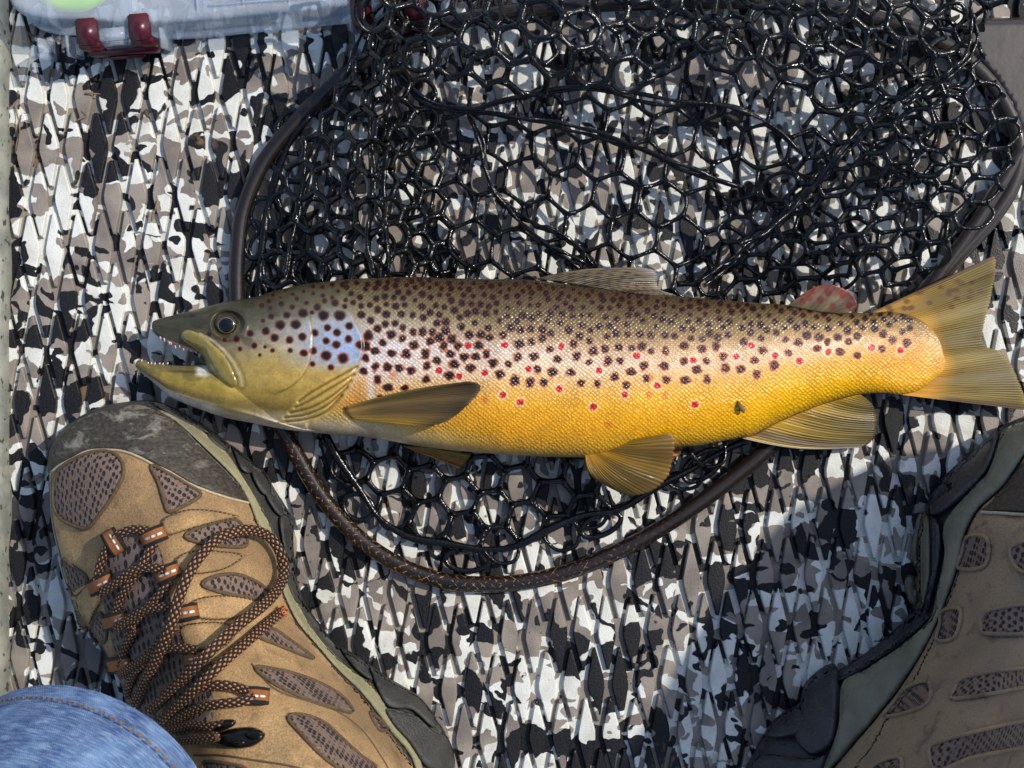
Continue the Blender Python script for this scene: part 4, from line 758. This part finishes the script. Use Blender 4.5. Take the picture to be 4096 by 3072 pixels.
# speed hook of black metal
mh = NM('black_metal'); n = mh.noise(mh.pos(), 300, 3); mh.set(Base_Color=mh.mix(n, tuple(lin((22, 21, 20))), tuple(lin((46, 42, 38)))), Metallic=.75, Roughness=.24)
hk = empty('lace_hook', (0, 0, 0)); bpy.data.objects.remove(hk)
mb = MB(); drape(mb, c5((790, 1310), (850, 1262), (960, 1235), (1060, 1235), (1120, 1270), (1105, 1310), (1040, 1350), (940, 1362), (850, 1345)), lambda x, y: BL(x, y) + .003, .0035, 8, 22); hook = mb.build('lace_hook', mh.m, boot)
for q in (c5((1000, 1275), (1040, 1245), (1095, 1250), (1110, 1275), (1070, 1300), (1020, 1302)), c5((915, 1325), (950, 1308), (1000, 1312), (1005, 1332), (960, 1345))):
    mb = MB(); drape(mb, q, lambda x, y: BL(x, y) + .0062, .0025, 6, 14); mb.build('rivet', mh.m, hook)
mb = MB(); drape(mb, c5((800, 1225), (850, 1195), (920, 1185), (952, 1200), (930, 1230), (860, 1258), (810, 1262)), lambda x, y: BL(x, y) + .007, .003, 7, 18); mb.build('lace_hook', mh.m, boot)
mb = MB(); q = crom(c5((1040, 860), (1180, 1010), (1400, 1090), (1560, 1150), (1700, 1260), (1800, 1400), (1860, 1500)), 80); tube(mb, P(q[:, 0], q[:, 1], BL(q[:, 0], q[:, 1]) + .0016), 4 * S, 6); q = crom(c5((700, 1400), (860, 1400), (1060, 1430), (1300, 1470), (1500, 1540)), 60); tube(mb, P(q[:, 0], q[:, 1], BL(q[:, 0], q[:, 1]) + .0016), 4 * S, 6); mb.build('seam', M_STITCH, boot)
adopt(boot)

# right boot (its inner side shows at the right edge)
UPR = c6((1760, 60), (1700, 130), (1654, 180), (1560, 320), (1440, 430), (1380, 540), (1350, 680), (1300, 830), (1230, 1000), (1150, 1150), (1050, 1300), (930, 1450), (800, 1600), (700, 1720), (560, 1900), (560, 2100), (720, 2240), (1000, 2330), (1300, 2240), (1560, 1900), (1840, 1480), (2080, 960), (2220, 460), (2160, 120), (1980, 10))
def ridge_r(x, y):
    s_ = (4300 - x) * .45 + (y - 1650) * .89; return np.interp(s_, [-50, 150, 500, 900, 1300, 1700], [.046, .058, .070, .088, .112, .118]) + .003 * wob(x, y, 160, 2)
BRF = boot_surface(BOOT_R, UPR, ridge_r, 420, .036)
boot2 = empty('hiking_boot', tuple(P(3900, 2500, 0))); tag(boot2, 'shaded brown hiking boot with scuffed sole at right edge', 'boot', 'pair of hiking boots')
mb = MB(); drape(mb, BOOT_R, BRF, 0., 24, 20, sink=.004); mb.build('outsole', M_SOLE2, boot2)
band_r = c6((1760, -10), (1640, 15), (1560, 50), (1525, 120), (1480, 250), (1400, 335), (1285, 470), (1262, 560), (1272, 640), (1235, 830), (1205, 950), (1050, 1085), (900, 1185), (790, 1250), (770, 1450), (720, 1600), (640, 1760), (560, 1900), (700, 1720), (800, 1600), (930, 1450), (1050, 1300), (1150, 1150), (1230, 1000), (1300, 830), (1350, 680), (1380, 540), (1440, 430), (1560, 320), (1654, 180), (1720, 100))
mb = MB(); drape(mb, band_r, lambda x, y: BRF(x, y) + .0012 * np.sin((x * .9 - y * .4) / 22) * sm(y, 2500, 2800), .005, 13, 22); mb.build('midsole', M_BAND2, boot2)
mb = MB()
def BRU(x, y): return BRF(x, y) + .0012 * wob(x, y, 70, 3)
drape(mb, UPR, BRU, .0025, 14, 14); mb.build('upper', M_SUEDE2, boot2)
for q, mm in ((c6((1530, 58), (1440, 130), (1375, 190), (1400, 160), (1262, 290), (1300, 330), (1190, 400), (1192, 452), (1240, 462), (1300, 430), (1400, 340), (1480, 250), (1522, 140)), M_SOLE2), (c6((1150, 455), (1205, 470), (1215, 700), (1198, 830), (1162, 912), (1105, 870), (1085, 790), (1100, 740), (1150, 745), (1112, 660), (1130, 540)), M_BROWNLUG), (c6((1205, 470), (1255, 500), (1262, 640), (1225, 830), (1190, 930), (1180, 850), (1205, 700)), M_SOLE2), (c6((1180, 930), (1060, 1040), (900, 1150), (780, 1215), (785, 1250), (900, 1190), (1050, 1090), (1200, 960)), M_SOLE2),
              (c6((720, 1168), (775, 1200), (768, 1450), (735, 1560), (640, 1600), (560, 1500), (590, 1350), (620, 1250)), M_SOLE2), (c6((590, 1370), (640, 1480), (560, 1510), (480, 1520), (420, 1495), (500, 1400)), M_SOLE2), (c6((640, 1610), (720, 1600), (640, 1780), (400, 1780), (360, 1640), (420, 1590), (520, 1600)), M_SOLE2)):
    mb = MB(); drape(mb, q, BRF, .0075, 11, 20, sink=.004); mb.build('lug', mm, boot2)
mb = MB(); drape(mb, c6((1760, 160), (1654, 205), (1600, 262), (1500, 388), (1450, 440), (1560, 446), (1700, 455), (1800, 440)), BRF, .004, 11, 14); mb.build('toe_cap', M_TOE, boot2)
q = crom(c6((1452, 446), (1560, 452), (1654, 458), (1760, 455)), 40); mb = MB(); tube(mb, P(q[:, 0], q[:, 1], BRF(q[:, 0], q[:, 1]) + .0035), 6 * S, 6); mb.build('toe_edge_trim', M_PIPE, boot2)
for q in (c6((1390, 560), (1478, 572), (1468, 698), (1345, 712), (1360, 640)), c6((1585, 640), (1610, 600), (1700, 590), (1700, 730), (1625, 715)), c6((1268, 915), (1352, 908), (1328, 1035), (1243, 1052), (1255, 980)), c6((1452, 950), (1500, 908), (1700, 892), (1700, 1012), (1475, 1022), (1450, 990)), c6((1108, 1272), (1203, 1252), (1188, 1358), (1000, 1415), (1045, 1340)), c6((1325, 1285), (1390, 1225), (1700, 1185), (1700, 1262), (1340, 1330)), c6((1205, 1600), (1260, 1532), (1700, 1432), (1700, 1540), (1400, 1610), (1245, 1670)), c6((930, 1665), (990, 1622), (1068, 1612), (1058, 1700), (940, 1720))):
    mb = MB(); drape(mb, q, BRU, .0036, 10, 8); mb.build('mesh_panel', M_MESH, boot2)
    r_ = crom(q, 60, True); mb = MB(); tube(mb, P(r_[:, 0], r_[:, 1], BRU(r_[:, 0], r_[:, 1]) + .0036), 8 * S, 6, True); mb.build('panel_seam', M_SUEDE2, boot2)
adopt(boot2)

# ================================================================== JEANS (the cuff shows at lower left)
md = NM('denim'); pt = md.attr('pat'); n1 = md.noise(md.mapp(pt, rot=(0, 0, .0), sc=(1500, 46, 1)), 1, 4, .7); n2 = md.noise(pt, 22, 4); tw = md.n('TexWave'); md.put(tw.inputs[0], md.mapp(pt, rot=(0, 0, .6))); tw.inputs['Scale'].default_value = 260; tw.inputs['Distortion'].default_value = 1.5
c = md.mix(md.step(n2, .38, .66), tuple(lin((46, 72, 124))), tuple(lin((104, 136, 180)))); c = md.mix(md.math('MULTIPLY', md.step(n1, .46, .68), .7), c, tuple(lin((170, 196, 224)))); c = md.mix(md.math('MULTIPLY', tw.outputs[0], .25), c, tuple(lin((36, 62, 116))))
md.set(Base_Color=c, Roughness=.85); md.bump(md.math('ADD', md.math('ADD', md.math('MULTIPLY', tw.outputs[0], .15), md.math('MULTIPLY', n1, .25)), md.math('MULTIPLY', md.noise(md.mapp(pt, sc=(26, 9, 1)), 1, 3), 5.)), .0016)
jeans = empty('jeans', (0, -.5, 0)); tag(jeans, 'faded blue denim jeans, cuff resting over the left boot', 'jeans')
def leg(path, rad, stretch=1.):
    q = crom(path, 60); r = np.interp(np.linspace(0, 1, 60), np.linspace(0, 1, len(rad)), rad); s_ = np.linspace(0, 1, 60); m = MB(); tube(m, q, r * (1 + .015 * np.sin(s_ * 50)), 48, False, 1., caps=False)
    o = m.build('trouser_leg', md.m, jeans); sd = o.modifiers.new('t', 'SOLIDIFY'); sd.thickness = .0016; sd.offset = -1
    m2 = MB(); tube(m2, q[:2] * [1, 1, 1] , r[0] * 1.0 + .0012, 48, False, 1., caps=False); m2.build('hem', md.m, o)
    return q, r, o
M_THREAD = simple('ochre_thread', (142, 104, 66), (110, 80, 52), 800, .8)
q, r, lo = leg([(-.1785, -.1775, .118), (-.1855, -.1905, .150), (-.206, -.236, .24), (-.235, -.30, .40), (-.22, -.42, .46), (-.10, -.66, .42)], [.0585, .063, .072, .082, .09, .10])
mb = MB(); t0 = q[1] - q[0]; t0 /= np.linalg.norm(t0); sd = np.cross(t0, [0, 0, 1]); sd /= np.linalg.norm(sd); nr = np.cross(sd, t0); an = np.linspace(0, 2 * np.pi, 90, endpoint=False)
for k in range(0, 90): 
    a0, a1 = an[k], an[k] + .045
    pts = [q[0] + t0 * .0145 + (.0615 + .0012) * (math.cos(b) * sd + math.sin(b) * nr) for b in (a0, (a0 + a1) / 2, a1)]
    tube(mb, pts, .00045, 5)
mb.build('hem_stitching', M_THREAD, lo)
leg([(.262, -.245, .118), (.290, -.215, .16), (.40, -.10, .27), (.50, .02, .355), (.49, -.06, .42), (.40, -.30, .45), (.18, -.62, .42)], [.056, .06, .066, .070, .074, .082, .09])  # unseen right leg, knee placed so its shadow falls across the deck
adopt(jeans)

# ================================================================== TACKLE BOX
mp = NM('clear_plastic'); n = mp.noise(mp.pos(), 60, 3); mp.set(Base_Color=mp.mix(n, tuple(lin((206, 216, 228))), tuple(lin((226, 232, 238)))), Roughness=.22, Coat_Weight=.3); tr = mp.n('BsdfTransparent'); tr.inputs[0].default_value = (.86, .9, .95, 1)
mx = mp.n('MixShader'); mx.inputs[0].default_value = .28; mp.L.new(tr.outputs[0], mx.inputs[1]); mp.L.new(mp.b.outputs[0], mx.inputs[2]); mp.L.new(mx.outputs[0], mp.out.inputs[0]); mp.bump(n, .0004)
M_RED = simple('red_plastic', (60, 6, 19), (74, 9, 25), 50, .32, .0002, 200)
box = empty('tackle_box', tuple(P(900, -200, 0))); tag(box, 'translucent tackle box with dark red latches at top left', 'tackle box')
LID = np.array([(-60, -700), (-30, -200), (12, -20), (45, 70), (90, 104), (150, 122), (240, 128), (640, 141), (1000, 110), (1360, 77), (1600, 56), (1740, 40), (1790, -10), (1800, -700)], float) - [0, 52]
ZL = .031
lidp = crom(LID, 120, True)
def ring(z, inset):
    c_ = lidp.mean(0); W = P(lidp[:, 0], lidp[:, 1], ZL); cw = W.mean(0); d = W - cw; d[:, 2] = 0; L = np.linalg.norm(d, axis=1)[:, None]; W = W - d / L * inset; W[:, 2] = z; return W
def loft(mb, rings, cap_top=False, cap_bot=False):
    n = len(rings[0]); v = np.vstack(rings); f = []
    for k in range(len(rings) - 1):
        for i in range(n): f.append((k * n + i, k * n + (i + 1) % n, (k + 1) * n + (i + 1) % n, (k + 1) * n + i))
    if cap_top: f.append(tuple(range((len(rings) - 1) * n, len(rings) * n)))
    if cap_bot: f.append(tuple(range(n))[::-1])
    mb.add(v, f)
mb = MB(); loft(mb, [ring(.0008, -.0012), ring(.0022, -.0012), ring(.0026, .0006), ring(.014, .0002), ring(.0245, -.0002)], False, True); mb.build('tray', mp.m, box)
mb = MB(); loft(mb, [ring(.0245, -.0004), ring(.0295, 0), ring(.031, .0012), ring(.0312, .004), ring(.0290, .0055), ring(.0290, .02)], True); mb.build('lid', mp.m, box)
A = P(640, 89, ZL); B = P(1360, 25, ZL); exv = Vector(B - A).normalized(); exv.z = 0; exv.normalize(); eyv = Vector((exv.y, -exv.x, 0)); A = Vector(A); A.z = 0
def bx(name, mat, parent, lx, ly, lz, sx, sy_, sz, bev=.0006, tilt=0.):
    bm = bmesh.new(); bmesh.ops.create_cube(bm, size=1); bmesh.ops.scale(bm, vec=(sx, sy_, sz), verts=bm.verts); bmesh.ops.bevel(bm, geom=bm.edges[:], offset=bev, segments=2, affect='EDGES')
    me = bpy.data.meshes.new(name); bmesh.ops.rotate(bm, verts=bm.verts, matrix=Matrix.Rotation(tilt, 3, 'X'))
    M_ = Matrix((exv, eyv, (0, 0, 1))).transposed(); bmesh.ops.transform(bm, matrix=M_.to_4x4(), verts=bm.verts); bmesh.ops.translate(bm, vec=A + exv * lx + eyv * ly + Vector((0, 0, lz)), verts=bm.verts)
    bmesh.ops.recalc_face_normals(bm, faces=bm.faces[:]); bm.to_mesh(me); bm.free(); me.materials.append(mat); me.polygons.foreach_set('use_smooth', [True] * len(me.polygons)); return link(name, me, parent)
for lx0 in (-.0225, .1085):   # two latches: two prongs over the lid edge and a bar below
    la = empty('latch', (0, 0, 0)); la.parent = box
    for s_ in (-1, 1):
        bx('prong', M_RED, la, lx0 + s_ * .0125, .0015, .0305, .0100, .0125, .0055, .0008); bx('prong', M_RED, la, lx0 + s_ * .0125, .0056, .017, .0100, .0045, .027, .0007, -.12)
    bx('bar', M_RED, la, lx0, .0062, .0090, .033, .0048, .017, .0007, -.15); bx('thumb_grip', M_RED, la, lx0, .0092, .008, .018, .002, .003, .0008)
    bx('lid_tab', mp.m, la, lx0, .003, .0285, .015, .006, .0018, .0005); bx('lid_tab', mp.m, la, lx0, .0066, .0225, .015, .0014, .011, .0005)
for lx, w_ in ((-.0465, .0016), (-.060, .0016), (-.0015, .0016), (.090, .0016), (.1, .0016)): bx('rib', mp.m, box, lx, .004, .0135, w_, .010, .026, .0004, -.16)
for k in range(5): bx('lid_ridge', mp.m, box, .052 - .002 * k, -.006 - .0042 * k, .0296, .058, .0011, .0012, .0004)
for lx in (.018, .040, .062): bx('lid_ridge', mp.m, box, lx, -.014, .0297, .0012, .022, .001, .0004)
for lx in (-.055, -.02, .02, .06, .1): bx('divider', mp.m, box, lx, -.05, .013, .0014, .085, .022, .0004)
adopt(box)
M_LURE = simple('chartreuse_lure', (150, 214, 30), (186, 236, 40), 60, .35, coat=.5)
for nm, pts, lab in (('fishing_lure', [(150, -20), (230, 2), (330, 4), (440, -24)], 'bright green lure inside the tackle box'),):
    c_ = crom(pts, 24); mb = MB(); tube(mb, P(c_[:, 0], c_[:, 1], .014), np.sin(np.linspace(.25, 2.9, 24)) * .0055, 12); tag(mb.build(nm, M_LURE), lab, 'lure')

# ================================================================== SMALL THINGS
M_HUSK = simple('husk', (88, 70, 38), (128, 104, 60), 900, .7, .0004, 900)
hz = float(trout_surface(np.array([2962.]), np.array([1628.]))[0]) + .001
mb = MB(); tube(mb, P([2950, 2958, 2966, 2974, 2976], [1606, 1618, 1632, 1644, 1652], hz + np.array([0, .0008, .001, .0006, 0])), np.array([5, 9, 10, 8, 3]) * S, 8); 
for a0, b0 in (((2954, 1612), (2940, 1600)), ((2968, 1636), (2978, 1624)), ((2960, 1640), (2950, 1650))): tube(mb, P([a0[0], b0[0]], [a0[1], b0[1]], hz), 2.5 * S, 5)
tag(mb.build('insect_husk', M_HUSK), 'tiny brown insect husk stuck on the golden flank of the trout', 'insect')
M_GRASS = simple('dry_grass', (146, 118, 70), (110, 90, 58), 500, .8)
for pts, lab in (([(342, 372), (370, 373), (402, 376)], 'short straw bit lying on deck below left red latch'), ([(632, 800), (620, 840), (612, 880)], 'thin brown straw on the deck left of the hoop'), ([(60, 420), (80, 520), (70, 600)], 'long dry grass blade beside the boat side'), ([(310, 480), (350, 460), (330, 440)], 'curled dry rootlet on the white deck patch at upper left')):
    c_ = crom(pts, 14); mb = MB(); tube(mb, P(c_[:, 0], c_[:, 1], .0012 + .0006 * np.sin(np.linspace(0, 3, 14))), np.linspace(3.6, 1.6, 14) * S, 5); tag(mb.build('dry_grass', M_GRASS), lab, 'grass', 'dry grass bits on the deck')
mdp = NM('water'); mdp.set(Base_Color=(1, 1, 1), Roughness=.02, Transmission_Weight=1., IOR=1.33)
mb = MB(); u = np.linspace(0, np.pi / 2, 4); an = np.linspace(0, 2 * np.pi, 9)
for k in range(420):
    x, y = RNG.uniform(1200, 3700), RNG.uniform(1850, 3050)
    if k > 280: x, y = RNG.uniform(1150, 3900), RNG.uniform(150, 1150)
    r = RNG.uniform(2.2, 5) * S * (2 if RNG.random() < .08 else 1); c0 = P(x, y, 0)
    v = np.stack([c0[0] + r * np.cos(u)[:, None] * np.cos(an)[None], c0[1] + r * np.cos(u)[:, None] * np.sin(an)[None], .0001 + .6 * r * np.sin(u)[:, None] + 0 * an[None]], -1); mb.add(v.reshape(-1, 3), [q[::-1] for q in grid(4, 9)])
tag(mb.build('water_droplets', mdp.m), 'small water droplets scattered over the wet deck', 'water', kind='stuff')
